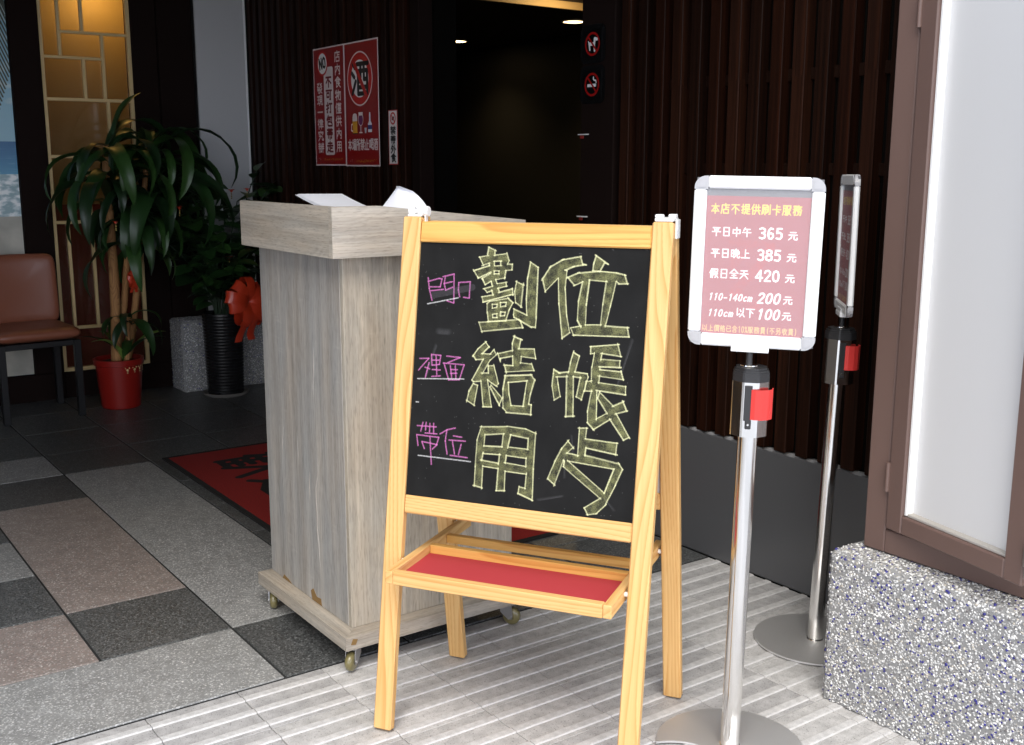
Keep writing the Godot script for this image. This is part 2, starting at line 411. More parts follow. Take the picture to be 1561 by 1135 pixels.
func oak_tex(sd: int, base: Color) -> ImageTexture:
	var n1 := noise(.008, sd, 3)
	var n2 := noise(.09, sd + 1, 3)
	var n3 := noise(.35, sd + 2, 2)
	var n4 := noise(.02, sd + 5, 3)
	return bake(512, 1024, func(x: int, y: int) -> Color:
		var s := n1.get_noise_2d(x * 3.2, y * .10) * .11
		s += n2.get_noise_2d(x * 1.7, y * .045) * .10
		var pore := n3.get_noise_2d(x, y * .07)
		s -= maxf(pore - .22, 0) * .32
		var ca := sin((x + n1.get_noise_2d(x * .7, y * .35 + 500) * 120.0) * .16)
		s += ca * .03 * clampf(n4.get_noise_2d(x * .4, y * .1) * 2.5, 0, 1)
		s += maxf(n4.get_noise_2d(x * .5, y * 3.0) - .32, 0) * .3 * maxf(n1.get_noise_2d(x, y * .3 + 90), 0)
		var w := n4.get_noise_2d(x * .6 + 300, y * .12) * .02
		return Color(base.r * (1 + s) + w, base.g * (1 + s), base.b * (1 + s) - w))

# granite: a base with grains scattered on it
func granite_tex(sd: int, base: Color, grains: Array, n: int) -> ImageTexture:
	var ns := noise(.012, sd, 4)
	var nf := noise(.4, sd + 1, 2)
	var S := 1024
	var d := PackedByteArray()
	d.resize(S * S * 3)
	for y in S:
		for x in S:
			var k := 1.0 + ns.get_noise_2d(x, y) * .10 + nf.get_noise_2d(x, y) * .10
			var i := (y * S + x) * 3
			d[i] = clampi(int(base.r8 * k), 0, 255); d[i + 1] = clampi(int(base.g8 * k), 0, 255); d[i + 2] = clampi(int(base.b8 * k), 0, 255)
	var rng := RandomNumberGenerator.new()
	rng.seed = sd
	for q in n:
		var c: Color = grains[rng.randi() % grains.size()]
		var cx := rng.randi() % S
		var cy := rng.randi() % S
		var a := rng.randf_range(.7, 3.0)
		var b := a * rng.randf_range(.5, 1.0)
		var al := rng.randf_range(.35, .95)
		for yy in range(-3, 4):
			for xx in range(-3, 4):
				if (xx * xx) / (a * a) + (yy * yy) / (b * b) > 1.0: continue
				var i := (posmod(cy + yy, S) * S + posmod(cx + xx, S)) * 3
				d[i] = int(lerpf(d[i], c.r8, al)); d[i + 1] = int(lerpf(d[i + 1], c.g8, al)); d[i + 2] = int(lerpf(d[i + 2], c.b8, al))
	var im := Image.create_from_data(S, S, false, Image.FORMAT_RGB8, d)
	im.generate_mipmaps()
	return ImageTexture.create_from_image(im)

func rgb(r: int, g: int, b: int) -> Color:
	return Color8(r, g, b)

# ---------------------------------------------------------------- the scene
var M := {}

func materials() -> void:
	M.pine = []
	for i in 4:
		var t := pine_tex(11 + i * 7, rgb(222, 182, 122), rgb(194, 136, 70))
		M.pine.append(tri(mat(Color.WHITE, .5), t, Vector3(3.2, .55, 3.2), Vector3(.5, .5, .5)))
	M.pine_deep = tri(mat(Color.WHITE, .5), pine_tex(77, rgb(226, 176, 98), rgb(190, 126, 54)), Vector3(3.2, .55, 3.2), Vector3(.5, .5, .5))
	var oak1 := oak_tex(5, rgb(157, 153, 148))
	var oak2 := oak_tex(31, rgb(170, 161, 147))
	var oak3 := oak_tex(52, rgb(168, 160, 149))
	M.oak = tri(mat(Color.WHITE, .5), oak1, Vector3(1.45, .72, 1.45), Vector3(.5, .5, .5))
	M.oak_warm = tri(mat(Color.WHITE, .5), oak2, Vector3(1.45, .72, 1.45), Vector3(.5, .5, .5))
	M.oak_flat = tri(mat(Color.WHITE, .5), oak3, Vector3(1.9, 1.0, 1.9), Vector3(.5, .5, .5))
	M.granite_light = [] ; M.granite_dark = [] ; M.granite_pink = []
	var gl := granite_tex(3, rgb(138, 139, 139), [rgb(218, 219, 221), rgb(200, 202, 205), rgb(226, 225, 224), rgb(104, 104, 106), rgb(176, 178, 178)], 34000)
	var gd := granite_tex(4, rgb(86, 88, 89), [rgb(146, 149, 150), rgb(40, 41, 43), rgb(26, 27, 29), rgb(128, 131, 131), rgb(46, 48, 49)], 75000)
	var gp := granite_tex(6, rgb(140, 131, 127), [rgb(205, 200, 196), rgb(164, 138, 130), rgb(104, 97, 94), rgb(215, 211, 208), rgb(150, 128, 122)], 34000)
	for i in 3:
		var k: float = [1.0, .94, 1.05][i]
		var off := Vector3(.31, .2, .57) * i
		for e in [["granite_light", gl], ["granite_dark", gd], ["granite_pink", gp]]:
			M[e[0]].append(tri(mat(Color(k, k, k) if k <= 1 else Color(1, 1, 1), .42), e[1], Vector3(1.05, 1.05, 1.05), off, true))
	M.joint = mat(lin(.025, .026, .027), .9)
	var nA := noise(.02, 40, 4)
	var nB := noise(.25, 41, 3)
	var rib := bake(512, 512, func(x: int, y: int) -> Color:
		var k := .75 + nA.get_noise_2d(x, y) * .09 + nB.get_noise_2d(x, y) * .07
		if nB.get_noise_2d(x * .5 + 700, y * .5) > .47: k *= .72
		return Color(k, k * .995, k * .995))
	M.ribbed = []
	for i in 3: M.ribbed.append(tri(mat([Color(.93, .93, .93), Color(.88, .88, .885), Color(.97, .97, .97)][i], .75), rib, Vector3(2.1, 2.1, 2.1), Vector3(.3, .1, .7) * i, true))
	M.rib_top = tri(mat(Color(1, 1, 1), .7), bake(256, 256, func(x: int, y: int) -> Color:
		var k := .755 + nA.get_noise_2d(x * 2, y * 2) * .07 + nB.get_noise_2d(x, y) * .06
		return Color(k, k * .997, k)), Vector3(4, 4, 4), Vector3.ZERO, true)
	var nS := noise(.03, 60, 3)
	var slat := bake(128, 512, func(x: int, y: int) -> Color:
		var k := 1.0 + nS.get_noise_2d(x * 3.0, y * .08) * .5 + nB.get_noise_2d(x, y * .05) * .3
		return Color(.150 * k, .080 * k, .050 * k))
	M.slat = []
	for i in 3: M.slat.append(tri(mat([Color(1, 1, 1), Color(.8, .8, .8), Color(.9, .84, .8)][i], .5), slat, Vector3(6, .4, 6), Vector3(.21, .37, .11) * i))
	M.slat_back = mat(lin(.004, .0035, .003), .8)
	M.slat_back.metallic_specular = .1
	for m in M.slat: m.metallic_specular = .22
	M.batten = mat(lin(.012, .005, .003), .7)
	M.batten.metallic_specular = .15
	M.dado = mat(lin(.088, .089, .094), .3)
	M.frame_dark = mat(lin(.012, .007, .006), .7)
	M.frame_dark.metallic_specular = .15
	M.brown = mat(lin(.135, .085, .072), .42)
	M.white_board = mat(lin(.60, .60, .605), .35)
	M.white_paint = mat(lin(.80, .80, .80), .45)
	M.white_plastic = mat(lin(.82, .82, .82), .3)
	M.alu_white = mat(lin(.86, .87, .88), .28)
	M.grey_plastic = mat(lin(.13, .13, .14), .4)
	M.chrome = mat(lin(.88, .87, .85), .15, 1.0)
	M.steel = mat(lin(.76, .755, .75), .62, 1.0)
	M.black_plastic = mat(lin(.022, .022, .024), .45)
	M.belt = mat(lin(.62, .035, .03), .6)
	M.red_felt = mat(lin(.42, .035, .045), .8)
	M.gold = mat(lin(.60, .44, .21), .55)
	M.leather = mat(lin(.24, .08, .044), .36)
	M.chair_leg = mat(lin(.008, .008, .009), .4)
	M.red_pot = mat(lin(.26, .012, .008), .3)
	M.black_pot = mat(lin(.010, .010, .011), .25)
	M.soil = mat(lin(.02, .014, .010), 1.0)
	M.cane = tri(mat(Color.WHITE, .8), pine_tex(91, rgb(172, 126, 78), rgb(112, 74, 42)), Vector3(5, 2, 5))
	M.leaf = [] 
	for c in [Color(.014, .044, .010), Color(.024, .066, .013), Color(.008, .026, .007)]:
		var m := mat(lin(c.r, c.g, c.b), .42)
		m.backlight = lin(.02, .04, .01)
		M.leaf.append(m)
	M.leaf_pale = mat(lin(.16, .26, .05), .35)
	M.ribbon = mat(lin(.62, .045, .012), .22)
	M.ribbon.clearcoat_enabled = true
	M.paper = mat(lin(.78, .79, .84), .7)
	M.ceiling = mat(lin(.12, .115, .11), .9)
	M.plaster = mat(lin(.18, .175, .17), .9)
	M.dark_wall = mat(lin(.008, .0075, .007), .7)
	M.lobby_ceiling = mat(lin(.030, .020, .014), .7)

func _ready() -> void:
	var cam := Camera3D.new()
	cam.name = "camera"
	cam.position = Vector3(0, 1.3, 0)
	cam.rotation_degrees = Vector3(-10.8082, -35.5216, .132)
	cam.fov = 37.864
	cam.far = 400
	cam.near = .05
	add_child(cam)
	cam.current = true
	var sky := ProceduralSkyMaterial.new()
	sky.sky_top_color = Color(.77, .82, .91)
	sky.sky_horizon_color = Color(.88, .90, .94)
	sky.ground_horizon_color = Color(.55, .55, .54)
	sky.ground_bottom_color = Color(.5, .5, .49)
	sky.sky_curve = .2
	sky.sun_angle_max = 2.0
	var env := Environment.new()
	env.background_mode = Environment.BG_SKY
	env.sky = Sky.new()
	env.sky.sky_material = sky
	env.tonemap_mode = Environment.TONE_MAPPER_LINEAR
	env.tonemap_exposure = 4.4
	env.sdfgi_enabled = true
	env.ssao_enabled = true
	env.ssil_enabled = true
	var we := WorldEnvironment.new()
	we.name = "world_environment"
	we.environment = env
	add_child(we)
	var sun := DirectionalLight3D.new()
	sun.name = "sun"
	sun.light_energy = .25
	sun.light_angular_distance = 40
	sun.light_color = Color(1, .98, .95)
	sun.shadow_enabled = true
	add_child(sun)
	sun.look_at_from_position(Vector3.ZERO, Vector3(.8, -1.6, -1.0), Vector3.UP)

	materials()
	grounds()
	building()
	back_wall()
	right_cabinet()
	plinths()
	mat_and_prints()
	lectern()
	easel()
	posts()
	chair()
	plants()

# ---------------------------------------------------------------- ground and floors
func grounds() -> void:
	var g := box("ground", Vector3(-80, -.35, -80), Vector3(80, -.03, 80), mat(lin(.36, .36, .36), .9), self, 0.0)
	g.set_meta("kind", "structure")
	# granite floor of the arcade: each slab a piece of its own over dark joints
	var fl := setting("granite_floor")
	box("joint_bed", Vector3(-3.4, -.029, -6.45), Vector3(2.58, -.004, -2.462), M.joint, fl, 0.0)
	var zr := [-2.462, -2.834, -3.21, -3.585, -3.967, -4.36, -4.745, -5.11]
	var xc := [-.78, -.41, -.05, .31, .678, 1.042, 1.41, 1.785, 2.16, 2.574]
	var slabs := [
		[-.05, 1.042, -2.834, -2.462, "l"], [1.042, 1.41, -2.834, -2.462, "d"],
		[.678, 1.042, -3.21, -2.834, "d"], [.678, 1.042, -4.36, -3.21, "p"], [.678, 1.042, -4.745, -4.36, "d"], [.678, 1.042, -5.11, -4.745, "l"],
		[1.042, 1.41, -4.745, -2.834, "l"], [1.042, 1.41, -5.11, -4.745, "d"],
		[.31, .678, -3.21, -2.834, "p"], [.31, .678, -3.585, -3.21, "d"], [.31, .678, -3.967, -3.585, "l"], [.31, .678, -4.36, -3.967, "d"], [.31, .678, -5.11, -4.36, "p"],
		[-.05, .31, -3.21, -2.834, "d"], [-.05, .31, -4.36, -3.21, "l"], [-.05, .31, -5.11, -4.36, "d"],
		[-1.6, -.05, -2.834, -2.462, "l"], [-1.6, -.05, -3.585, -2.834, "p"], [-1.6, -.05, -5.11, -3.585, "l"], [-3.4, -1.6, -5.11, -2.462, "l"],
	]
	for i in range(6, 9):
		for k in 7: slabs.append([xc[i], xc[i + 1], zr[k + 1], zr[k], "d"])
	for i in 9:
		for k in 3: slabs.append([xc[i], xc[i + 1], -5.11 - (k + 1) * .446, -5.11 - k * .446, "d"])
	var n := 0
	for s in slabs:
		var m: Material = {"l": M.granite_light, "d": M.granite_dark, "p": M.granite_pink}[s[4]][n % 3]
		n += 1
		var st := begin()
		var sz := Vector3(s[1] - s[0] - .0075, .02, s[3] - s[2] - .0056)
		add_box(st, Vector3.ZERO, sz, .0015)
		obj("granite_tile", st, m, fl, Transform3D(Basis.IDENTITY, Vector3((s[0] + s[1]) / 2, -.0100 - .0004 * (n % 2), (s[2] + s[3]) / 2)))
	# ribbed paving outside: tiles with raised ribs
	var pv := setting("ribbed_pavement")
	box("joint_bed", Vector3(-2.9, -.028, -2.4595), Vector3(2.576, -.010, .9), mat(lin(.34, .335, .33), .95), pv, 0.0)
	var tw := .2295
	var td := .2175
	var flat := begin()
	add_box(flat, Vector3(0, -.009, 0), Vector3(tw - .002, .012, td - .0018), .001)
	var flat_mesh := flat.commit()
	var ribs := begin()
	for k in 3:
		var z := -td / 2 + (k + .62) * td / 3
		var hw := tw / 2 - .001
		var pr := [Vector2(-.0140, -.0033), Vector2(-.0105, -.0005), Vector2(-.0085, 0), Vector2(.0085, 0), Vector2(.0105, -.0006), Vector2(.0130, -.0033)]
		for i in 5:
			var a: Vector2 = pr[i]
			var b: Vector2 = pr[i + 1]
			poly(ribs, [Vector3(-hw, a.y, z + a.x), Vector3(hw, a.y, z + a.x), Vector3(hw, b.y, z + b.x), Vector3(-hw, b.y, z + b.x)], Vector3(0, b.x - a.x, a.y - b.y))
		for sd in [-1.0, 1.0]:
			var e := []
			for q in pr: e.append(Vector3(hw * sd, q.y, z + q.x))
			poly(ribs, e, Vector3(sd, 0, 0))
	var rib_mesh := ribs.commit()
	var rng := RandomNumberGenerator.new()
	rng.seed = 12
	for ix in range(-5, 9):
		for iz in 11:
			var c := Vector3(.679 + ix * tw + tw / 2, rng.randf_range(-.0006, 0), -2.4585 + td / 2 + iz * td)
			var cut := 1.0
			if c.x > 2.515:
				cut = .26
				c.x = 2.5455
			var t := Transform3D(Basis.from_euler(Vector3(rng.randf_range(-.002, .002), 0, rng.randf_range(-.002, .002))), c)
			t.basis = t.basis.scaled_local(Vector3(cut, 1, 1))
			var o := obj("paving_tile", flat_mesh, M.ribbed[rng.randi() % 3], pv, t)
			obj("rib", rib_mesh, M.rib_top, o)

# ---------------------------------------------------------------- shell of the building
func building() -> void:
	var roof := setting("arcade_ceiling")
	box("slab", Vector3(-3.6, 2.5, -10.5), Vector3(2.599, 2.8, -1.9), M.ceiling, roof, 0.0)
	box("slab", Vector3(2.60, 2.702, -10.5), Vector3(8.6, 2.95, -.50), M.ceiling, roof, 0.0)
	var lw := setting("arcade_wall")
	box("wall", Vector3(-3.6, -.03, -6.5), Vector3(-3.4, 2.7, -1.2), M.plaster, lw, 0.0)
	# side wall with the entrance: slats on both sides of an opening
	var w := setting("side_wall")
	box("wall", Vector3(2.625, -.03, -6.9), Vector3(2.80, 2.7, -4.37), M.slat_back, w, 0.0)
	box("wall", Vector3(2.625, -.03, -3.17), Vector3(2.80, 2.7, -.55), M.slat_back, w, 0.0)
	box("door_jamb", Vector3(2.585, -.002, -3.19), Vector3(2.66, 2.69, -3.005), M.frame_dark, w, .003)
	box("door_jamb", Vector3(2.585, -.002, -4.42), Vector3(2.66, 2.69, -4.345), M.frame_dark, w, .003)
	var st := begin()
	add_box(st, Vector3.ZERO, Vector3(.042, 2.27, .046), .002)
	var slat_mesh := st.commit()
	var k := 0
	for i in 16:
		var z := -2.945 + .0845 * i
		if z > -1.66: break
		obj("slat", slat_mesh, M.slat[k % 3], w, Transform3D(Basis.IDENTITY, Vector3(2.603, .425 + 1.135, z)))
		k += 1
	for i in 22:
		var z := -6.27 + .0845 * i
		obj("slat", slat_mesh, M.slat[(k * 2) % 3], w, Transform3D(Basis.IDENTITY, Vector3(2.603, .425 + 1.135, z)))
		k += 1
	for y in [1.29, 1.565]:
		box("batten", Vector3(2.612, y - .018, -2.99), Vector3(2.627, y + .018, -1.62), M.batten, w, .002)
	# dark polished boards along the foot of the wall, with dust on the ledge
	var dd := setting("dado_panel")
	box("panel", Vector3(2.578, -.002, -3.003), Vector3(2.62, .422, -1.58), M.dado, dd, .004)
	box("panel", Vector3(2.578, -.002, -6.3), Vector3(2.62, .422, -4.422), M.dado, dd, .004)
	# pale caulk squeezed out between the slat ends along the ledge
	var rc := RandomNumberGenerator.new()
	rc.seed = 3
	var ck := mat(lin(.20, .20, .205), .9)
	for i in 15:
		var cb := begin()
		var z := -2.905 + .0845 * i + rc.randf_range(-.006, .006)
		add_lathe(cb, [Vector2(1, -.2), Vector2(.9, .4), Vector2(.55, .82), Vector2(0, 1)], 14, Transform3D(Basis.from_scale(Vector3(.016, rc.randf_range(.004, .009), rc.randf_range(.030, .046))), Vector3(2.5935, .421, z)), true)
		obj("caulk", cb, ck, dd)
	# lobby behind the opening
	var lb := setting("lobby_room")
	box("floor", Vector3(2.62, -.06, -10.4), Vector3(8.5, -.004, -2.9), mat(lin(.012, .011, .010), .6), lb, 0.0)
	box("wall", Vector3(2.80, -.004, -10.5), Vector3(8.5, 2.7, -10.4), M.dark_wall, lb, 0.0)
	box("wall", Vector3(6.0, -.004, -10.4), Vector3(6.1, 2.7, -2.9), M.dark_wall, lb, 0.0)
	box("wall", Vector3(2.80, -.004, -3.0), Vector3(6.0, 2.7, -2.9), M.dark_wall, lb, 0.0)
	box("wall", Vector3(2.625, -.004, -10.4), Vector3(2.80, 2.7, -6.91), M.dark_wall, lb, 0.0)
	box("ceiling", Vector3(2.80, 2.4, -10.4), Vector3(6.0, 2.55, -6.44), M.lobby_ceiling, lb, 0.0)
	box("ceiling_trim", Vector3(2.80, 2.402, -6.44), Vector3(6.0, 2.455, -6.41), mat(lin(.42, .30, .15), .5), lb, .002)
	var spots := [Vector3(5.50, 2.4, -8.565), Vector3(5.49, 2.4, -6.878), Vector3(4.9, 2.7, -6.05)]
	for i in 3:
		var d := thing("downlight", ["lit round ceiling downlight in the dark lobby, farther left one", "lit round ceiling downlight at the right edge of the doorway", "lobby downlight in the higher ceiling before the tan trim"][i], "light", spots[i], 0, "recessed lobby downlights")
		var ring := begin()
		add_lathe(ring, [Vector2(.082, -.001), Vector2(.095, -.001), Vector2(.098, -.006), Vector2(.084, -.010), Vector2(.080, -.004)], 28)
		obj("trim_ring", ring, M.white_paint, d)
		var lens := begin()
		add_lathe(lens, [Vector2(.0, -.005), Vector2(.078, -.005), Vector2(.080, -.002), Vector2(0, -.0015)], 28)
		var em := mat(lin(.9, .85, .75), .5)
		em.emission_enabled = true
		em.emission = Color(1, .86, .62)
		em.emission_energy_multiplier = 3.0
		obj("glowing_lens", lens, em, d)
		var lamp := SpotLight3D.new()
		lamp.name = "lamp"
		d.add_child(lamp)
		lamp.position = Vector3(0, -.03, 0)
		lamp.rotation_degrees.x = -90
		lamp.light_color = Color(1, .86, .62)
		lamp.light_energy = .12 if i < 2 else .35
		lamp.light_size = .06
		lamp.spot_range = 8
		lamp.spot_angle = 60 if i < 2 else 80
		lamp.spot_attenuation = 2
		lamp.shadow_enabled = true
	var n := 0
	for y in [1.411, 1.113]:
		var hp := thing("door_catch", ["small metal catch with red tag, upper on the door jamb", "small metal catch with red tag, lower on the door jamb"][n], "catch", Vector3(2.583, y, -3.165), 0, "catches on the door jamb")
		n += 1
		box("plate", Vector3(-.012, -.002, -.025), Vector3(.001, .002, .025), M.white_paint, hp, .0008)
		box("tag", Vector3(-.003, -.014, -.022), Vector3(.001, -.003, -.004), mat(lin(.30, .02, .015), .6), hp, .0005)

func back_wall() -> void:
	var w := setting("back_wall")
	var Z := -6.35
	box("wall", Vector3(-3.4, -.03, -7.2), Vector3(2.62, 2.7, -7.05), M.dark_wall, w, 0.0)
	box("skirting", Vector3(-3.4, -.004, -6.45), Vector3(1.44, .15, Z), M.frame_dark, w, .004)
	box("skirting", Vector3(1.44, -.004, -6.45), Vector3(2.6, .15, Z - .004), M.frame_dark, w, .004)
	box("wall", Vector3(-3.4, .15, -6.46), Vector3(.64, 2.7, Z), M.frame_dark, w, .004)
	box("mullion", Vector3(1.285, .15, -6.46), Vector3(1.435, 2.7, Z + .02), M.frame_dark, w, .006)
	box("mullion", Vector3(1.918, .15, -6.46), Vector3(2.06, 2.7, Z + .02), M.frame_dark, w, .006)
	box("mullion", Vector3(2.066, .15, -6.46), Vector3(2.27, 2.7, Z + .005), M.frame_dark, w, .006)
	box("wall", Vector3(2.27, .4, -6.46), Vector3(2.62, 2.7, -6.32), M.dark_wall, w, .004)
	# glazed door with gold bars and a warm room behind it
	var d := thing("glazed_door", "amber glass door with gold lattice bars behind the tall plant", "door", Vector3(1.435, .15, Z))
	var L := func(x0: float, y0: float, x1: float, y1: float, z: float) -> void:
		var ex := .0025 if x1 - x0 < .03 else 0.0
		var ey := .0025 if y1 - y0 < .03 else 0.0
		box("bar", Vector3(x0 - 1.435 - ex, y0 - .15 - ey, -.018 + z), Vector3(x1 - 1.435 + ex, y1 - .15 + ey, .004 + z), M.gold, d, .002)
	L.call(1.437, .152, 1.453, 2.68, 0.0); L.call(1.900, .152, 1.916, 2.68, 0.0)
	L.call(1.453, .153, 1.900, .170, -.0005)
	for b in [[1.534, 1.872, 1.546, 2.66], [1.655, 2.006, 1.667, 2.6], [1.757, 1.652, 1.769, 1.996], [1.652, 1.652, 1.664, 1.862], [1.638, .402, 1.650, 1.335], [1.510, .402, 1.522, .978], [1.77, .99, 1.782, 1.64]]:
		L.call(b[0], b[1], b[2], b[3], -.0008)
	for b in [[1.546, 1.996, 1.900, 2.006], [1.453, 1.862, 1.757, 1.872], [1.453, 1.640, 1.900, 1.652], [1.453, 1.335, 1.77, 1.347], [1.453, .978, 1.638, .990], [1.453, .390, 1.900, .402]]:
		L.call(b[0], b[1], b[2], b[3], -.0012)
	var glass := mat(Color(.30, .22, .12, .10), .05)
	glass.transparency = BaseMaterial3D.TRANSPARENCY_ALPHA
	box("pane", Vector3(.017, .02, -.026), Vector3(.466, 2.83, -.020), glass, d, 0.0)
	var rm := setting("warm_room")
	var tan_wall := mat(lin(.27, .19, .075), .6)
	box("wall", Vector3(1.2, 1.06, -7.05), Vector3(2.3, 2.69, -6.99), tan_wall, rm, 0.0)
	box("wall", Vector3(1.2, .0, -7.05), Vector3(2.3, 1.058, -6.985), mat(lin(.16, .018, .010), .5), rm, 0.0)
	box("wall", Vector3(1.15, .0, -7.05), Vector3(1.2, 2.69, -6.47), tan_wall, rm, 0.0)
	box("wall", Vector3(2.3, .0, -7.05), Vector3(2.35, 2.69, -6.47), tan_wall, rm, 0.0)
	var lampt := thing("wall_lamp", "warm glowing lamp behind the top of the amber glass door", "lamp", Vector3(1.90, 2.30, -6.78))
	var st := begin()
	add_lathe(st, [Vector2(.0, -.05), Vector2(.03, -.042), Vector2(.05, -.015), Vector2(.05, .015), Vector2(.03, .042), Vector2(0, .05)], 20, Transform3D.IDENTITY, true)
	var em := mat(lin(.9, .8, .6), .5)
	em.emission_enabled = true
	em.emission = Color(1, .78, .42)
	em.emission_energy_multiplier = 1.2
	obj("globe", st, em, lampt)
	box("bracket", Vector3(-.012, .045, -.24), Vector3(.012, .065, .012), M.frame_dark, lampt, .002)
	var om := OmniLight3D.new()
	om.name = "lamp"
	lampt.add_child(om)
	om.light_color = Color(1, .78, .42)
	om.light_energy = .040
	om.light_size = .05
	om.omni_range = 6
	om.omni_attenuation = 2
	om.shadow_enabled = true
	# beach picture in the window to the left
	var ink := Ink.new(256, 1024, rgb(96, 150, 178))
	var nz := noise(.01, 5, 4)
	var nw := noise(.03, 8, 4)
	for y in 1024:
		for x in 256:
			var c: Color
			if y < 494:
				c = rgb(104, 158, 186).lerp(rgb(150, 190, 205), y / 494.0)
				c = c.lerp(rgb(226, 226, 216), clampf(nz.get_noise_2d(x * .7, y * 2.0) * 1.6, 0, .8))
			elif y < 566:
				c = rgb(50, 104, 150).lerp(rgb(86, 150, 184), (y - 494) / 72.0)
				c = c.lerp(rgb(190, 214, 224), clampf(nw.get_noise_2d(x * .4, y * 5.0) - .2, 0, .5))
			elif y < 660:
				c = rgb(150, 176, 182).lerp(rgb(236, 240, 240), clampf(nw.get_noise_2d(x, y * 2.0) * 2.0 + .45, 0, 1))
			else:
				c = rgb(176, 172, 160) * (1.0 + nz.get_noise_2d(x, y) * .18)
			ink.im.set_pixel(x, y, c)
	# palm frond: a spine with narrow blades hanging from it
	for f in [[Vector2(256, 60), Vector2(170, 300)], [Vector2(256, 150), Vector2(206, 380)]]:
		ink.line(f[0], f[1], 2.0, rgb(70, 62, 34))
		for i in 22:
			var a: Vector2 = f[0].lerp(f[1], i / 22.0)
			ink.line(a, a + Vector2(34 - i * .6, 88 - i * 1.6), 1.5, rgb(36, 46, 30))
			ink.line(a, a + Vector2(-40 + i * .8, 46 - i), 1.4, rgb(46, 56, 34))
	var pr := begin()
	add_print(pr, .64, 2.44, .01)
	var pm := mat(Color.WHITE, .3)
	pm.albedo_texture = ink.tex()
	tag(obj("beach_poster", pr, pm, self, Transform3D(Basis.IDENTITY, Vector3(.962, 1.375, Z - .02))), "tall beach picture with sea, foam and palm at the far left", "poster")
	box("backing", Vector3(.64, .15, -6.47), Vector3(1.285, 2.7, -6.38), M.frame_dark, w, 0.0)
	# pale board beside the door
	var pb := thing("pale_board", "pale grey panel on the far wall above the black pot", "panel", Vector3(2.27, 0.4, -6.315))
	box("board", Vector3(.003, 0, -.004), Vector3(.292, 2.29, .012), mat(lin(.50, .50, .505), .5), pb, .001)
	box("edge_trim", Vector3(.293, 0, -.004), Vector3(.304, 2.29, .018), M.white_paint, pb, .001)

# ---------------------------------------------------------------- pebble-dash plinths and the brown cabinet
func plinth(called: String, label: String, lo: Vector3, hi: Vector3, faces: Array, n: int, sd: int) -> void:
	var t := thing(called, label, "plinth", Vector3((lo.x + hi.x) / 2, 0, (lo.z + hi.z) / 2))
	var cen := t.position
	box("core", lo - cen, hi - cen, mat(lin(.25, .25, .25), .95), t, .012)
	var mm := MultiMesh.new()
	mm.transform_format = MultiMesh.TRANSFORM_3D
	mm.use_colors = true
	var sp := SphereMesh.new()
	sp.radius = 1.0; sp.height = 2.0; sp.radial_segments = 7; sp.rings = 4
	mm.mesh = sp
	mm.instance_count = n
	var rng := RandomNumberGenerator.new()
	rng.seed = sd
	var areas := []
	var tot := 0.0
	for f in faces:
		var s: Vector3 = f[1] - f[0]
		var e := [absf(s.x), absf(s.y), absf(s.z)]
		e.sort()
		tot += e[1] * e[2]
		areas.append(tot)
	for i in n:
		var q := rng.randf() * tot
		var k := 0
		while areas[k] < q: k += 1
		var f: Array = faces[k]
		var p := Vector3(rng.randf_range(f[0].x, f[1].x), rng.randf_range(f[0].y, f[1].y), rng.randf_range(f[0].z, f[1].z))
		var z := rng.randf()
		var r := rng.randf_range(.0018, .0043) if z > .058 else rng.randf_range(.0032, .0046)
		var nn: Vector3 = f[2]
		var b := Basis.from_euler(Vector3(rng.randf_range(0, 6), rng.randf_range(0, 6), rng.randf_range(0, 6)))
		b = b.scaled_local(Vector3(r, r * rng.randf_range(.6, .95), r * rng.randf_range(.55, .9)))
		mm.set_instance_transform(i, Transform3D(b, p - cen + nn * rng.randf_range(-.0024, -.0006)))
		var c := Color(.62, .62, .62)
		if z < .058: c = Color(.030, .028, .20)
		elif z < .085: c = Color(.09, .085, .11)
		elif z < .13: c = Color(.16, .15, .15)
		elif z < .36: c = Color(.34, .34, .34)
		elif z < .62: c = Color(.52, .52, .52)
		elif z < .70: c = Color(.50, .46, .40)
		else: c = Color(.74, .74, .73)
		mm.set_instance_color(i, c * rng.randf_range(.85, 1.1))
	var o := MultiMeshInstance3D.new()
	o.name = "pebbles"
	o.multimesh = mm
	var m := mat(Color.WHITE, .5)
	m.vertex_color_use_as_albedo = true
	o.material_override = m
	o.set_meta("kind", "stuff")
	t.add_child(o)

func plinths() -> void:
	plinth("pebble_plinth", "low wall of white and blue pebbles under the brown window frame", Vector3(2.09, -.01, -1.60), Vector3(2.62, .385, -.55),
		[[Vector3(2.09, 0, -1.588), Vector3(2.09, .375, -.56), Vector3.LEFT], [Vector3(2.10, .385, -1.59), Vector3(2.19, .385, -.56), Vector3.UP], [Vector3(2.10, 0, -1.60), Vector3(2.57, .375, -1.60), Vector3.FORWARD],
		[Vector3(2.0925, .376, -1.59), Vector3(2.0975, .3825, -.56), Vector3(-.7, .7, 0)]], 36000, 5)
	plinth("pebble_plinth", "dim pebble wall foot behind the black pot", Vector3(2.04, -.01, -6.34), Vector3(2.58, .412, -6.12),
		[[Vector3(2.05, 0, -6.12), Vector3(2.576, .40, -6.12), Vector3.BACK], [Vector3(2.05, .412, -6.32), Vector3(2.576, .412, -6.13), Vector3.UP], [Vector3(2.04, 0, -6.33), Vector3(2.04, .40, -6.13), Vector3.LEFT]], 9000, 9)

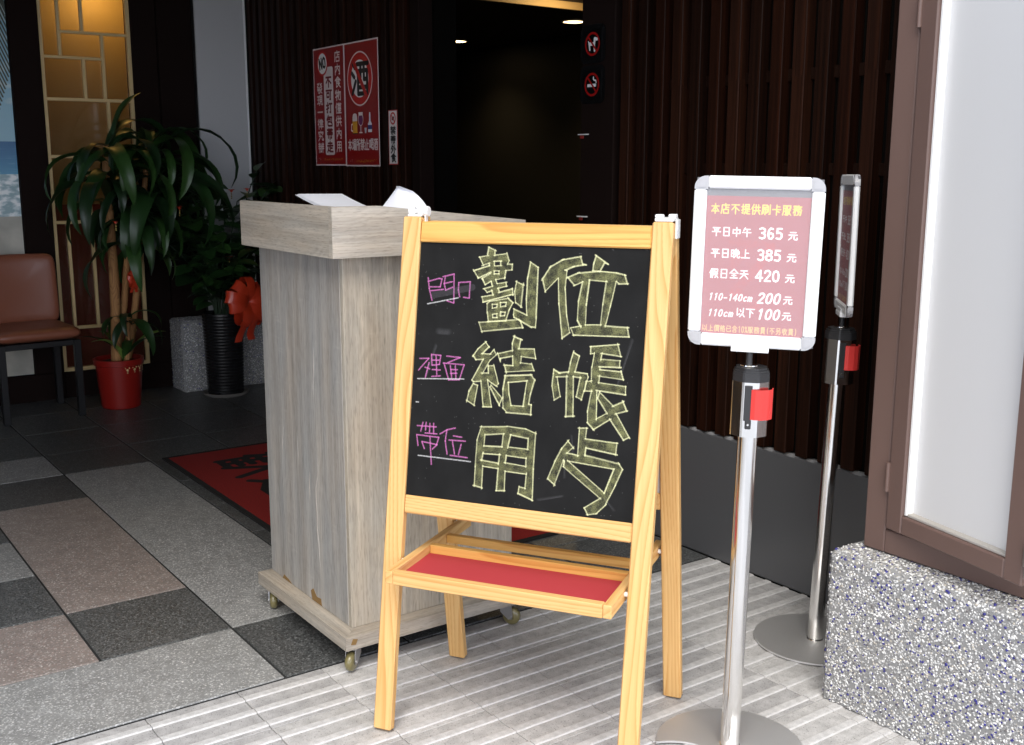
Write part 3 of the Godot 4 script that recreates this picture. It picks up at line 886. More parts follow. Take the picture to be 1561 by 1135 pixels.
func right_cabinet() -> void:
	var t := thing("window_cabinet", "brown metal window frame standing on the pebble low wall", "window", Vector3(2.17, .388, -1.56))
	# own axes: x into the wall, z along it towards the street
	box("stile", Vector3(0, 0, 0), Vector3(.07, 2.30, .058), M.brown, t, .003)
	box("bottom_rail", Vector3(.0005, 0, .058), Vector3(.07, .058, 1.0), M.brown, t, .003)
	box("stile", Vector3(-.0005, .058, .455), Vector3(.07, 2.30, .53), M.brown, t, .003)
	box("stile", Vector3(0, 0, 1.0), Vector3(.07, 2.30, 1.058), M.brown, t, .003)
	box("side_panel", Vector3(.07, 0, .002), Vector3(.41, 2.30, .03), M.brown, t, .002)
	box("back_panel", Vector3(.20, .058, .03), Vector3(.22, 2.30, 1.0), mat(lin(.30, .29, .28), .7), t, 0.0)
	box("pane", Vector3(.03, .058, .53), Vector3(.036, 2.30, 1.0), M.white_board, t, 0.0)
	# the sash stands ajar, hinged on the far side
	var s := Node3D.new()
	s.name = "sash"
	t.add_child(s)
	s.position = Vector3(-.003, .058, .064)
	s.rotation.y = deg_to_rad(-13.0)
	var H := 2.5
	var Wd := .400
	box("sash_stile", Vector3(-.004, .006, 0), Vector3(.036, H, .050), M.brown, s, .003)
	box("sash_stile", Vector3(-.004, .006, Wd - .048), Vector3(.036, H, Wd), M.brown, s, .003)
	box("sash_rail", Vector3(-.0035, .0065, .050), Vector3(.036, .050, Wd - .048), M.brown, s, .003)
	box("glazing_bead", Vector3(.004, .052, .0505), Vector3(.030, H, .058), M.white_paint, s, .001)
	box("glazing_bead", Vector3(.006, .0505, .058), Vector3(.030, .057, Wd - .0485), mat(lin(.40, .38, .35), .6), s, .001)
	box("sash_pane", Vector3(.024, .055, .056), Vector3(.030, H, Wd - .05), M.white_board, s, 0.0)
	for y in [.19, 1.245]:
		var h := begin()
		add_lathe(h, [Vector2(0, -.035), Vector2(.006, -.035), Vector2(.006, .035), Vector2(0, .035)], 12)
		obj("hinge", h, M.brown, t, Transform3D(Basis.IDENTITY, Vector3(-.008, y, .061)))
	var bl := begin()
	add_lathe(bl, [Vector2(0, -.045), Vector2(.004, -.045), Vector2(.004, -.02), Vector2(.0075, -.02), Vector2(.0075, .03), Vector2(.004, .03), Vector2(.004, .05), Vector2(0, .05)], 12)
	obj("barrel_bolt", bl, mat(lin(.28, .25, .24), .35, .8), s, Transform3D(Basis.IDENTITY, Vector3(-.006, .075, Wd + .010)))

# ---------------------------------------------------------------- mat, posters, signs on the wall
func on_wall(called: String, tex: Texture2D, w: float, h: float, at: Vector3, rough: float, label: String, cat: String, group := "") -> void:
	var st := begin()
	add_print(st, w, h, .0012)
	var m := mat(Color.WHITE, rough)
	m.albedo_texture = tex
	tag(obj(called, st, m, self, Transform3D(Basis.from_euler(Vector3(0, -PI / 2, 0)), at)), label, cat, group)

func small_print(ink: Ink, at: Vector2, n: int, pitch: float, s: float, c: Color) -> void:
	var rng := RandomNumberGenerator.new()
	rng.seed = n * 31 + int(at.x)
	for i in n:
		var o := at + Vector2(pitch * i, 0)
		for k in 4:
			var a := Vector2(rng.randf(), rng.randf()) * s
			ink.line(o + a, o + (Vector2(a.x, rng.randf() * s) if rng.randf() < .5 else Vector2(rng.randf() * s, a.y)), .8, c)

func mat_and_prints() -> void:
	# red floor mat
	var ink := Ink.new(910, 415, rgb(20, 18, 18))
	var nz := noise(.35, 3, 2)
	for y in range(11, 404):
		for x in range(11, 899):
			ink.im.set_pixel(x, y, rgb(132, 16, 10) * (1.0 + nz.get_noise_2d(x, y) * .25))
	write(ink, "歡迎光臨", Vector2(84, 120), Vector2(165, 215), Vector2(193, 0), 9.5, rgb(14, 10, 10))
	var st := begin()
	add_print(st, 1.82, .835, .007)
	var m := mat(Color.WHITE, .95)
	m.albedo_texture = ink.tex()
	tag(obj("door_mat", st, m, self, Transform3D(Basis(Vector3.BACK, Vector3.RIGHT, Vector3.UP), Vector3(1.8775, .0005, -3.835))), "red floor mat with black lettering lying behind the lectern", "mat")
	# left poster
	var red := rgb(146, 12, 16)
	var pale := rgb(226, 210, 206)
	var a := Ink.new(350, 600, pale)
	a.im.fill_rect(Rect2i(7, 7, 336, 586), red)
	a.poly(rect_round(118, 100, 224, 546, 14), pale)
	a.ellipse(Vector2(106, 80), Vector2(62, 62), rgb(190, 22, 22))
	a.ellipse(Vector2(106, 80), Vector2(50, 52), rgb(240, 236, 232))
	a.glyph(GLYPH["N"], Vector2(68, 52), Vector2(36, 56), 6, rgb(16, 14, 14), 0, -.15)
	a.glyph(GLYPH["O"], Vector2(106, 48), Vector2(38, 56), 6, rgb(16, 14, 14), 0, -.15)
	write(a, "店內食物僅供內用", Vector2(244, 28), Vector2(64, 54), Vector2(0, 64), 3.6, pale)
	write(a, "不可打包帶走", Vector2(138, 146), Vector2(68, 56), Vector2(0, 66), 4.6, rgb(120, 10, 16))
	write(a, "發現一律究辦", Vector2(34, 176), Vector2(64, 52), Vector2(0, 61), 3.6, pale)
	small_print(a, Vector2(34, 560), 2, 14, 13, pale)
	small_print(a, Vector2(100, 562), 14, 15, 13, rgb(206, 160, 40))
	on_wall("notice_poster", a.tex(), .352, .597, Vector3(2.5805, 1.5945, -5.241), .35, "dark red poster with NO badge and a pale column of writing", "poster", "red posters on the slatted wall")
	# right poster
	var b := Ink.new(350, 600, pale)
	b.im.fill_rect(Rect2i(7, 7, 336, 586), red)
	b.ellipse(Vector2(161, 178), Vector2(130, 130), pale)
	b.ellipse(Vector2(161, 178), Vector2(123, 123), rgb(196, 26, 20))
	b.ellipse(Vector2(161, 178), Vector2(90, 90), rgb(236, 230, 226))
	b.glyph(GLYPH["酒"], Vector2(78, 92), Vector2(172, 168), 10.5, rgb(12, 10, 10))
	b.line(Vector2(98, 92), Vector2(226, 262), 13, rgb(190, 22, 18))
	var dk := rgb(30, 22, 24)
	b.path(PackedVector2Array([Vector2(76, 394), Vector2(64, 396), Vector2(62, 424), Vector2(76, 428)]), 4, pale)
	b.poly(rect2(76, 372, 126, 440), rgb(224, 158, 30))
	b.poly(rect2(76, 356, 126, 380), pale)
	b.ellipse(Vector2(101, 352), Vector2(22, 10), pale)
	b.line(Vector2(76, 440), Vector2(126, 440), 2, dk)
	b.ellipse(Vector2(162, 372), Vector2(27, 32), pale)
	b.ellipse(Vector2(162, 374), Vector2(23, 27), rgb(112, 30, 92))
	b.im.fill_rect(Rect2i(140, 338, 44, 16), pale)
	b.line(Vector2(162, 402), Vector2(162, 434), 3, pale)
	b.line(Vector2(148, 436), Vector2(176, 436), 3, pale)
	b.poly(PackedVector2Array([Vector2(198, 414), Vector2(224, 414), Vector2(218, 440), Vector2(203, 440)]), rgb(180, 186, 196))
	b.poly(PackedVector2Array([Vector2(250, 342), Vector2(262, 342), Vector2(264, 382), Vector2(276, 396), Vector2(276, 436), Vector2(236, 436), Vector2(236, 396), Vector2(248, 382)]), rgb(226, 226, 232))
	b.im.fill_rect(Rect2i(236, 402, 40, 20), rgb(40, 52, 120))
	write(b, "本場所禁止喝酒", Vector2(22, 466), Vector2(42, 56), Vector2(44.5, 0), 3.4, pale)
	small_print(b, Vector2(40, 566), 2, 15, 13, pale)
	small_print(b, Vector2(100, 566), 15, 14.5, 14, rgb(206, 160, 40))
	on_wall("notice_poster", b.tex(), .352, .600, Vector3(2.5800, 1.5925, -4.887), .35, "dark red poster with crossed-out black letter and drawings of drinks", "poster", "red posters on the slatted wall")
	var s := Ink.new(100, 300, rgb(228, 220, 216))
	s.ellipse(Vector2(50, 46), Vector2(32, 34), rgb(190, 30, 26))
	s.ellipse(Vector2(50, 46), Vector2(23, 25), rgb(228, 220, 216))
	s.im.fill_rect(Rect2i(36, 36, 28, 20), rgb(40, 34, 34))
	s.line(Vector2(33, 28), Vector2(67, 64), 4, rgb(190, 30, 26))
	write(s, "禁帶外食", Vector2(22, 90), Vector2(56, 46), Vector2(0, 50), 4, rgb(16, 14, 14))
	for e in [[0, 0, 100, 5], [0, 295, 100, 5], [0, 0, 5, 300], [95, 0, 5, 300]]: s.im.fill_rect(Rect2i(e[0], e[1], e[2], e[3]), rgb(180, 60, 56))
	on_wall("wall_sticker", s.tex(), .085, .252, Vector3(2.5808, 1.427, -4.581), .3, "narrow white notice with black writing beside the red posters", "notice")
	# two round-cornered prohibition plates on the door jamb
	for i in 2:
		var k := Ink.new(256, 256, rgb(10, 10, 11))
		if i == 0:
			k.path(PackedVector2Array([Vector2(90, 128), Vector2(150, 128)]), 15, rgb(225, 225, 225))
			k.path(PackedVector2Array([Vector2(82, 120), Vector2(92, 176)]), 10, rgb(225, 225, 225))
			k.path(PackedVector2Array([Vector2(150, 120), Vector2(158, 186)]), 11, rgb(225, 225, 225))
			k.path(PackedVector2Array([Vector2(152, 130), Vector2(160, 84), Vector2(188, 92)]), 13, rgb(225, 225, 225))
			k.line(Vector2(82, 122), Vector2(70, 104), 5, rgb(225, 225, 225))
		else:
			k.im.fill_rect(Rect2i(66, 122, 118, 26), rgb(225, 225, 225))
			k.path(PackedVector2Array([Vector2(186, 112), Vector2(182, 96), Vector2(160, 92), Vector2(148, 82), Vector2(150, 66)]), 7, rgb(225, 225, 225))
		for q in 96:
			var u := TAU * q / 96
			var v := TAU * (q + 1) / 96
			k.line(Vector2(128, 128) + Vector2(cos(u) * 92, sin(u) * 92), Vector2(128, 128) + Vector2(cos(v) * 92, sin(v) * 92), 10, rgb(150, 20, 18))
		k.line(Vector2(66, 62), Vector2(190, 194), 9, rgb(150, 20, 18))
		var p := thing("prohibition_sign", ["black square plate with red ring and white dog", "black square plate with red ring and white cigarette"][i], "sign", Vector3(2.584, 1.727 - i * .141, -3.122), -PI / 2, "black prohibition plates on the door jamb")
		var pl := begin()
		add_plank(pl, round_rect(.136, .134, .026), 0, .004)
		obj("plate", pl, mat(lin(.006, .006, .0065), .12), p)
		var pr := begin()
		add_print(pr, .104, .104, .0006)
		var pm := mat(Color.WHITE, .2)
		pm.albedo_texture = k.tex()
		obj("symbol", pr, pm, p, Transform3D(Basis.IDENTITY, Vector3(0, 0, .0042)))

func rect_round(x0: float, y0: float, x1: float, y1: float, r: float) -> PackedVector2Array:
	var p := round_rect(x1 - x0, y1 - y0, r)
	for i in p.size(): p[i] += Vector2((x0 + x1) / 2, (y0 + y1) / 2)
	return p

# ---------------------------------------------------------------- the lectern on castors
func centred(called: String, p: PackedVector2Array, z0: float, z1: float, b: Basis, m: Material, parent: Node3D) -> MeshInstance3D:
	var lo := p[0]
	var hi := p[0]
	for q in p:
		lo = lo.min(q); hi = hi.max(q)
	var c := (lo + hi) / 2
	for i in p.size(): p[i] -= c
	var st := begin()
	add_plank(st, p, z0 - (z0 + z1) / 2, z1 - (z0 + z1) / 2)
	return obj(called, st, m, parent, Transform3D(b, b * Vector3(c.x, c.y, (z0 + z1) / 2) - parent.position))

func lectern() -> void:
	var t := thing("lectern", "grey oak-look lectern on castors behind the chalkboard", "lectern", Vector3(1.455, 0, -2.66))
	var V := func(x: float, y: float, z: float) -> Vector3: return Vector3(x, y, z) - t.position
	# base boards with mitred corner
	centred("base_board", PackedVector2Array([Vector2(-2.374, 1.172), Vector2(-2.374, 1.737), Vector2(-2.43, 1.737), Vector2(-2.43, 1.2275)]), .067, .103, Basis(Vector3.BACK, Vector3.RIGHT, Vector3.UP), M.oak_flat, t)
	centred("base_board", PackedVector2Array([Vector2(-1.172, -2.3745), Vector2(-1.172, -2.947), Vector2(-1.227, -2.947), Vector2(-1.227, -2.43)]), .067, .103, Basis(Vector3.LEFT, Vector3.BACK, Vector3.UP), M.oak_flat, t)
	box("base_board", V.call(1.228, .069, -2.945), V.call(1.735, .100, -2.431), M.oak_flat, t, 0.0)
	# body
	box("front_panel", V.call(1.2145, .1032, -2.440), V.call(1.730, 1.0775, -2.422), M.oak_warm, t, .0015)
	box("side_panel", V.call(1.214, .1032, -2.940), V.call(1.232, 1.0775, -2.4402), M.oak, t, .0015)
	box("side_panel", V.call(1.712, .1032, -2.940), V.call(1.730, 1.0775, -2.4402), M.oak, t, .0015)
	box("back_panel", V.call(1.2325, .1032, -2.938), V.call(1.7115, 1.0775, -2.920), M.oak, t, .0015)
	# desk box with a lip; its front board slopes down to the right
	centred("desk_board", PackedVector2Array([Vector2(-1.078, 1.165), Vector2(-1.078, 1.737), Vector2(-1.156, 1.737), Vector2(-1.2015, 1.295), Vector2(-1.2015, 1.165)]), -2.39, -2.372, Basis(Vector3.DOWN, Vector3.RIGHT, Vector3.BACK), M.oak_flat, t)
	centred("desk_board", rect2(1.0782, -2.945, 1.2016, -2.3902), 1.165, 1.183, Basis(Vector3.UP, Vector3.BACK, Vector3.RIGHT), M.oak_flat, t)
	centred("desk_board", rect2(1.0782, -2.945, 1.156, -2.3902), 1.719, 1.737, Basis(Vector3.UP, Vector3.BACK, Vector3.RIGHT), M.oak_flat, t)
	centred("desk_board", PackedVector2Array([Vector2(-1.078, 1.1832), Vector2(-1.078, 1.7188), Vector2(-1.156, 1.7188), Vector2(-1.19, 1.295), Vector2(-1.19, 1.1832)]), -2.945, -2.927, Basis(Vector3.DOWN, Vector3.RIGHT, Vector3.BACK), M.oak_flat, t)
	box("desk_top", V.call(1.1832, 1.0785, -2.9268), V.call(1.7188, 1.110, -2.3902), M.oak_flat, t, 0.0)
	# blistered laminate on the left side and bare chips along its foot
	var wr := begin()
	var nz := noise(9.0, 4, 2)
	for e in [[-2.612, .13, .60, .0032], [-2.612, .66, .86, .0026], [-2.66, .36, .50, .0022], [-2.73, .42, .60, .0022], [-2.83, .44, .62, .0020], [-2.585, .40, .47, .0020]]:
		var pts := []
		var rad := []
		for i in 19:
			var f := i / 18.0
			var y: float = lerpf(e[1], e[2], f)
			pts.append(V.call(1.2148, y, e[0] + nz.get_noise_2d(y * .6, e[0] * 9) * .016 + .010 * f))
			rad.append(maxf(e[3] * sin(PI * clampf(f, .02, .98)), .0004))
		add_tube(wr, pts, rad, 7)
	obj("laminate_blister", wr, M.oak, t)
	var chip := mat(lin(.22, .13, .045), .9)
	for c in [[Vector2(-2.66, .104), Vector2(-2.60, .104), Vector2(-2.604, .124), Vector2(-2.63, .121), Vector2(-2.652, .139), Vector2(-2.668, .128)], [Vector2(-2.86, .104), Vector2(-2.80, .104), Vector2(-2.815, .111), Vector2(-2.85, .117)]]:
		var st := begin()
		add_plank(st, PackedVector2Array(c), -.0006, .0006)
		obj("bare_chip", st, chip, t, Transform3D(Basis(Vector3.BACK, Vector3.UP, Vector3.LEFT), Vector3(1.2138, 0, 0) - t.position))
	for c in [[-2.406, 1.20, .086], [-2.3735, 1.196, .088]]:
		if c[0] > -2.38:
			var st := begin()
			add_plank(st, PackedVector2Array([Vector2(-.010, -.006), Vector2(.004, -.008), Vector2(.010, .006), Vector2(-.004, .009)]), -.0005, .0005)
			obj("bare_chip", st, chip, t, Transform3D(Basis.IDENTITY, V.call(c[1], c[2], c[0])))
	# castors
	var brass := mat(lin(.17, .145, .055), .18)
	brass.clearcoat_enabled = true
	var zinc := mat(lin(.45, .45, .46), .35, .9)
	var n := 0
	for c in [Vector3(1.207, 0, -2.404), Vector3(1.202, 0, -2.908), Vector3(1.703, 0, -2.404), Vector3(1.703, 0, -2.908)]:
		var cs := Node3D.new()
		cs.name = "castor"
		t.add_child(cs, true)
		cs.position = c - t.position
		cs.rotation.y = [-.9, -.4, .6, 2.2][n]
		n += 1
		var w := begin()
		add_lathe(w, [Vector2(.006, -.011), Vector2(.020, -.011), Vector2(.0255, -.006), Vector2(.026, 0), Vector2(.0255, .006), Vector2(.020, .011), Vector2(.006, .011)], 24, Transform3D(Basis(Vector3.UP, Vector3.RIGHT, Vector3.FORWARD), Vector3(0, .026, .012)), true)
		obj("wheel", w, brass, cs)
		var f := begin()
		for sd in [-1.0, 1.0]:
			add_plank(f, PackedVector2Array([Vector2(-.016, .060), Vector2(.018, .060), Vector2(.018, .040), Vector2(-.006, .018), Vector2(-.018, .020), Vector2(-.020, .032)]), sd * .0135 - .001, sd * .0135 + .001, Transform3D(Basis(Vector3.FORWARD, Vector3.UP, Vector3.RIGHT), Vector3.ZERO))
		add_box(f, Vector3(0, .0605, 0), Vector3(.030, .003, .036), .0005)
		add_lathe(f, [Vector2(.0045, -.016), Vector2(.0045, .016)], 10, Transform3D(Basis(Vector3.UP, Vector3.RIGHT, Vector3.FORWARD), Vector3(0, .026, .012)))
		obj("fork", f, zinc, cs)
		var pl := begin()
		add_box(pl, Vector3(0, .0645, 0), Vector3(.042, .0045, .042), .0006)
		obj("mount_plate", pl, zinc, cs)
	# papers
	var p1 := begin()
	for s in 3:
		var rows := []
		for i in 7:
			var f := i / 6.0
			var row := []
			for j in 5:
				var g := j / 4.0
				var far := Vector3(1.217 + s * .004, 1.222, -2.69).lerp(Vector3(1.385, 1.219, -2.752), g)
				var near := Vector3(1.262 + s * .003, 1.180, -2.44).lerp(Vector3(1.437, 1.172, -2.50), g)
				row.append(near.lerp(far, f) + Vector3(0, -.012 * sin(PI * f) + s * .0012, 0))
			rows.append(row)
		add_grid(p1, rows, false, true)
	tag(obj("paper_stack", p1, M.paper), "few flat white sheets leaning over the lectern's left edge", "paper")
	var p2 := begin()
	var rr := []
	for i in 11:
		var b := i / 10.0
		var row := []
		for j in 9:
			var u := j / 8.0
			var x0 := lerpf(1.325, 1.487, b)
			var x1 := 1.489 + .080 * sqrt(maxf(0, 1 - b * b))
			row.append(Vector3(lerpf(x0, x1, u), 1.112 + .131 * b, -2.58 - .05 * b * b + .05 * pow(u - .4, 2)))
		rr.append(row)
	add_grid(p2, rr, false, true)
	tag(obj("curled_paper", p2, M.paper), "curled white page standing up in the middle of the lectern", "paper")

# ---------------------------------------------------------------- the chalkboard easel
func chalk_texture() -> ImageTexture:
	var W := 960
	var H := 1012
	var ink := Ink.new(W, H, rgb(44, 45, 46))
	var n1 := noise(.006, 21, 4)
	var n2 := noise(.5, 22, 2)
	for y in H:
		for x in W:
			var k := n1.get_noise_2d(x, y * .7) * .020 + n2.get_noise_2d(x, y) * .012
			ink.im.set_pixel(x, y, Color(.118 + k, .119 + k, .121 + k))
	var K := Vector2(W, H)
	# old smears of wiped chalk
	for e in [[.95, .33, .90, .50, 5.0], [.70, .76, .705, .86, 4.0], [.725, .70, .735, .77, 3.5], [.60, .955, .70, .93, 5.0], [.10, .40, .06, .52, 6.0], [.11, .345, .15, .345, 14.0], [.88, .92, .92, .96, 4.0]]:
		for q in 5: ink.line(Vector2(e[0], e[1]) * K + Vector2(q * 2 - 4, q), Vector2(e[2], e[3]) * K + Vector2(4 - q * 2, q), e[4] * (1 - q * .15), rgb(120, 120, 124), .10, n2)
	var fuzz := noise(.35, 23, 3)
	var line := rgb(232, 232, 182)
	var hand := RandomNumberGenerator.new()
	hand.seed = 17
	for g in CHALK:
		var outer := pts_of(g[0], K)
		var holes := pts_of(g[1], K)
		for o in outer: ink.poly(o, rgb(186, 188, 122), .56, fuzz, holes)
		for o in outer + holes:
			for i in o.size():
				var p: Vector2 = o[i]
				var q: Vector2 = o[(i + 1) % o.size()]
				var e := (q - p).normalized()
				var s := 5.0 if (q - p).length() > 22.0 else 1.0
				ink.line(p - e * hand.randf_range(0, s) + Vector2(hand.randf_range(-1, 1), hand.randf_range(-1, 1)), q + e * hand.randf_range(0, s) + Vector2(hand.randf_range(-1, 1), hand.randf_range(-1, 1)), hand.randf_range(2.1, 3.2), line, hand.randf_range(.8, 1.0), fuzz)
	for o in pts_of(CHALK_PINK, K): ink.path(o, 2.9, rgb(214, 120, 190), .92, fuzz)
	var wt := pts_of(CHALK_WHITE, K)
	for i in wt.size(): ink.path(wt[i], 2.6, rgb(220, 220, 222), .9, fuzz)
	ink.line(Vector2(.075, .205) * K, Vector2(.25, .168) * K, 13, rgb(128, 120, 132), .35, fuzz)
	var rng := RandomNumberGenerator.new()
	rng.seed = 6
	for i in 160: ink.ellipse(Vector2(rng.randf(), rng.randf()) * K, Vector2(1.1, 1.1), rgb(130, 130, 128))
	return ink.tex()

func easel() -> void:
	var t := thing("chalkboard_easel", "folding pine easel with black chalkboard and red shelf", "easel", Vector3(1.454, 0, -1.947), deg_to_rad(-57.51))
	var top := 1.182
	var F := func(y: float, sg: float) -> Vector3: return Vector3(0, y, sg * lerpf(.2087, .014, y / top))
	for sg in [1.0, -1.0]:
		var nrm := Vector3(0, .1647, .9863 * sg)
		for s in [-1.0, 1.0]:
			var x: float = s * .2945
			stick("leg", F.call(.002, sg) + Vector3(x, 0, 0), F.call(top, sg) + Vector3(x, 0, 0), .045, .023, nrm, M.pine[(0 if s < 0 else 1) + (2 if sg < 0 else 0)], t, .003)
		var y0 := 1.149
		stick("rail", F.call(y0, sg) + Vector3(-.2715, 0, 0), F.call(y0, sg) + Vector3(.2715, 0, 0), .047, .019, nrm, M.pine_deep if sg > 0 else M.pine[2], t, .003)
		y0 = .529
		stick("rail", F.call(y0, sg) + Vector3(-.2715, 0, 0), F.call(y0, sg) + Vector3(.2715, 0, 0), .042, .019, nrm, M.pine[3] if sg > 0 else M.pine[0], t, .003)
	var n := Vector3(0, .1647, .9863)
	var up := Vector3(0, .9863, -.1647)
	var fb := begin()
	add_print(fb, .5425, .584, .004)
	var m := mat(Color.WHITE, .7)
	m.metallic_specular = .2
	m.albedo_texture = chalk_texture()
	var bd := obj("chalkboard", fb, m, t, Transform3D(Basis(Vector3.RIGHT, up, n), F.call(.8375, 1.0) - n * .0005))
	bd.set_meta("label", "black board with pale yellow and pink chalk writing")
	var rb := begin()
	add_box(rb, Vector3.ZERO, Vector3(.5425, .584, .004), 0.0)
	obj("rear_board", rb, M.white_board, t, Transform3D(Basis(Vector3.RIGHT, Vector3(0, .9863, .1647), Vector3(0, .1647, -.9863)), F.call(.8375, -1.0)))
	# shelf
	var Y := .394
	for s in [-1.0, 1.0]:
		stick("shelf_side", Vector3(s * .2545, Y, .2440), Vector3(s * .2545, Y, -.188), .030, .019, Vector3(s, 0, 0), M.pine[1], t, .002)
	stick("shelf_bar", Vector3(-.2445, Y - .0004, .2340), Vector3(.2445, Y - .0004, .2340), .031, .020, Vector3(0, 0, 1), M.pine[2], t, .002)
	stick("shelf_bar", Vector3(-.2445, Y, .046), Vector3(.2445, Y, .046), .030, .019, Vector3(0, 0, 1), M.pine_deep, t, .002)
	stick("shelf_bar", Vector3(-.2445, Y, -.045), Vector3(.2445, Y, -.045), .021, .017, Vector3(0, 0, 1), M.pine_deep, t, .002)
	box("red_panel", Vector3(-.2446, Y - .010, .0552), Vector3(.2446, Y - .005, .2242), M.red_felt, t, 0.0)
	for s in [-1.0, 1.0]:
		for z in [.143, -.143]:
			var p := begin()
			add_lathe(p, [Vector2(0, -.005), Vector2(.0055, -.005), Vector2(.0055, .005), Vector2(0, .005)], 12, Transform3D(Basis(Vector3.UP, Vector3.RIGHT, Vector3.FORWARD), Vector3(s * .268, Y + .003, z)))
			obj("pin", p, M.white_plastic, t)
	# white plastic hinges over the leg tops
	var h1 := begin()
	add_box(h1, Vector3(.296, top + .006, 0), Vector3(.040, .008, .050), .002)
	add_box(h1, Vector3(.284, top + .013, .012), Vector3(.016, .008, .022), .002)
	add_box(h1, Vector3(.308, top + .013, -.008), Vector3(.016, .008, .022), .002)
	add_box(h1, Vector3(.3195, top - .014, -.004), Vector3(.004, .040, .030), .001)
	obj("hinge", h1, M.white_plastic, t)
	var h2 := begin()
	add_box(h2, Vector3(-.294, top + .004, 0), Vector3(.034, .006, .030), .001)
	for e in [[-.306, .010], [-.282, .010], [-.2705, .012]]:
		add_lathe(h2, [Vector2(0, -.007), Vector2(e[1] - .001, -.007), Vector2(e[1], -.005), Vector2(e[1], .005), Vector2(e[1] - .001, .007), Vector2(0, .007)], 14, Transform3D(Basis(Vector3.UP, Vector3.RIGHT, Vector3.FORWARD), Vector3(e[0], top + .013, 0)))
	add_lathe(h2, [Vector2(.0045, -.022), Vector2(.0045, .022)], 10, Transform3D(Basis(Vector3.UP, Vector3.RIGHT, Vector3.FORWARD), Vector3(-.290, top + .013, 0)))
	add_box(h2, Vector3(-.2698, top - .010, .002), Vector3(.003, .034, .014), .001)
	obj("hinge", h2, M.white_plastic, t)

# ---------------------------------------------------------------- barrier posts with sign holders
const UPRIGHT := Basis(Vector3.RIGHT, Vector3.FORWARD, Vector3.UP)

func post(label: String, at: Vector3, turn: float, notch: bool, lean: float, belt_turn: float) -> void:
	var t := thing("barrier_post", label, "stanchion", at, turn, "steel barrier posts")
	var disc := PackedVector2Array()
	for i in 72: disc.append(Vector2(cos(TAU * i / 72), sin(TAU * i / 72)) * .166)
	if notch:
		var bite := PackedVector2Array()
		for i in 48: bite.append(Vector2(-.108, -.128) + Vector2(cos(TAU * i / 48), sin(TAU * i / 48)) * .118)
		disc = Geometry2D.clip_polygons(disc, bite)[0]
	var b := begin()
	add_plank(b, disc, .0015, .0065, Transform3D(UPRIGHT, Vector3.ZERO))
	obj("base", b, M.steel, t)
	for i in 6:
		var foot := begin()
		var a := TAU * (i + .5) / 6
		if notch and Vector2(cos(a) * .14, -sin(a) * .14).distance_to(Vector2(-.108, -.128)) < .13: continue
		add_lathe(foot, [Vector2(0, 0), Vector2(.009, 0), Vector2(.009, .002), Vector2(0, .002)], 10, Transform3D(Basis.IDENTITY, Vector3(cos(a) * .14, 0, sin(a) * .14)))
		obj("rubber_foot", foot, M.black_plastic, t)

	var pole := begin()
	var ang := atan2(lean, .74)
	var tl := Transform3D(Basis(Vector3.BACK, -ang), Vector3(0, .006, 0))
	add_lathe(pole, [Vector2(.024, 0), Vector2(.0225, .003), Vector2(.0212, .004), Vector2(.0212, .735)], 40, tl)
	obj("pole", pole, M.chrome, t)
	# eight-sided head
	var hd := Node3D.new()
	hd.name = "head"
	t.add_child(hd)
	hd.position = Vector3(lean, .735, 0)
	hd.rotation.z = -ang
	hd.rotation.y = belt_turn
	var oct := PackedVector2Array()
	for i in 8:
		for e in [-.06, .06]:
			var a: float = TAU * (i + .5) / 8 + e
			oct.append(Vector2(cos(a), sin(a)) * .0405)
	var h := begin()
	add_plank(h, oct, 0, .118, Transform3D(UPRIGHT, Vector3.ZERO))
	obj("housing", h, M.chrome, hd)
	for a in 4:
		var gr := begin()
		add_box(gr, Vector3(0, .059, .0378), Vector3(.005, .1165, .0016), .0005)
		obj("seam_strip", gr, M.steel, hd, Transform3D(Basis(Vector3.UP, a * PI / 2 + PI / 8 * 1.3), Vector3.ZERO))
	var cap := begin()
	var o2 := PackedVector2Array()
	for p in oct: o2.append(p * 1.0)
	add_plank(cap, o2, .118, .132, Transform3D(UPRIGHT, Vector3.ZERO))
	for k in 3:
		var sc: float = [.985, .93, .84][k]
		var nx := PackedVector2Array()
		for p in oct: nx.append(p * sc)
		add_plank(cap, nx, .132 + k * .005, .137 + k * .005, Transform3D(UPRIGHT, Vector3.ZERO))
	obj("cap", cap, M.black_plastic, hd)
	var sl := begin()
	add_box(sl, Vector3(-.004, .074, .0385), Vector3(.016, .076, .004), .001)
	add_box(sl, Vector3(-.002, .028, .0385), Vector3(.013, .020, .004), .002)
	obj("belt_slot", sl, M.black_plastic, hd)
	var pin := begin()
	add_lathe(pin, [Vector2(0, .042), Vector2(.0022, .042), Vector2(.003, .0405), Vector2(.003, .038)], 10, Transform3D(Basis(Vector3.RIGHT, Vector3.BACK, Vector3.DOWN), Vector3(-.002, .028, 0)))
	obj("belt_catch", pin, M.chrome, hd)
	var inner := [Vector2(.002, .0398), Vector2(.010, .0430), Vector2(.024, .0420), Vector2(.036, .0360), Vector2(.0445, .024), Vector2(.0455, .008)]
	var path := PackedVector2Array()
	for p in inner: path.append(p)
	for i in range(inner.size() - 1, -1, -1): path.append(inner[i] + inner[i].normalized() * .0022)
	var fl := PackedVector2Array()
	for p in path: fl.append(Vector2(p.x, -p.y))
	var bt := begin()
	add_plank(bt, fl, .040, .104, Transform3D(UPRIGHT, Vector3.ZERO))
	obj("belt", bt, M.belt, hd)

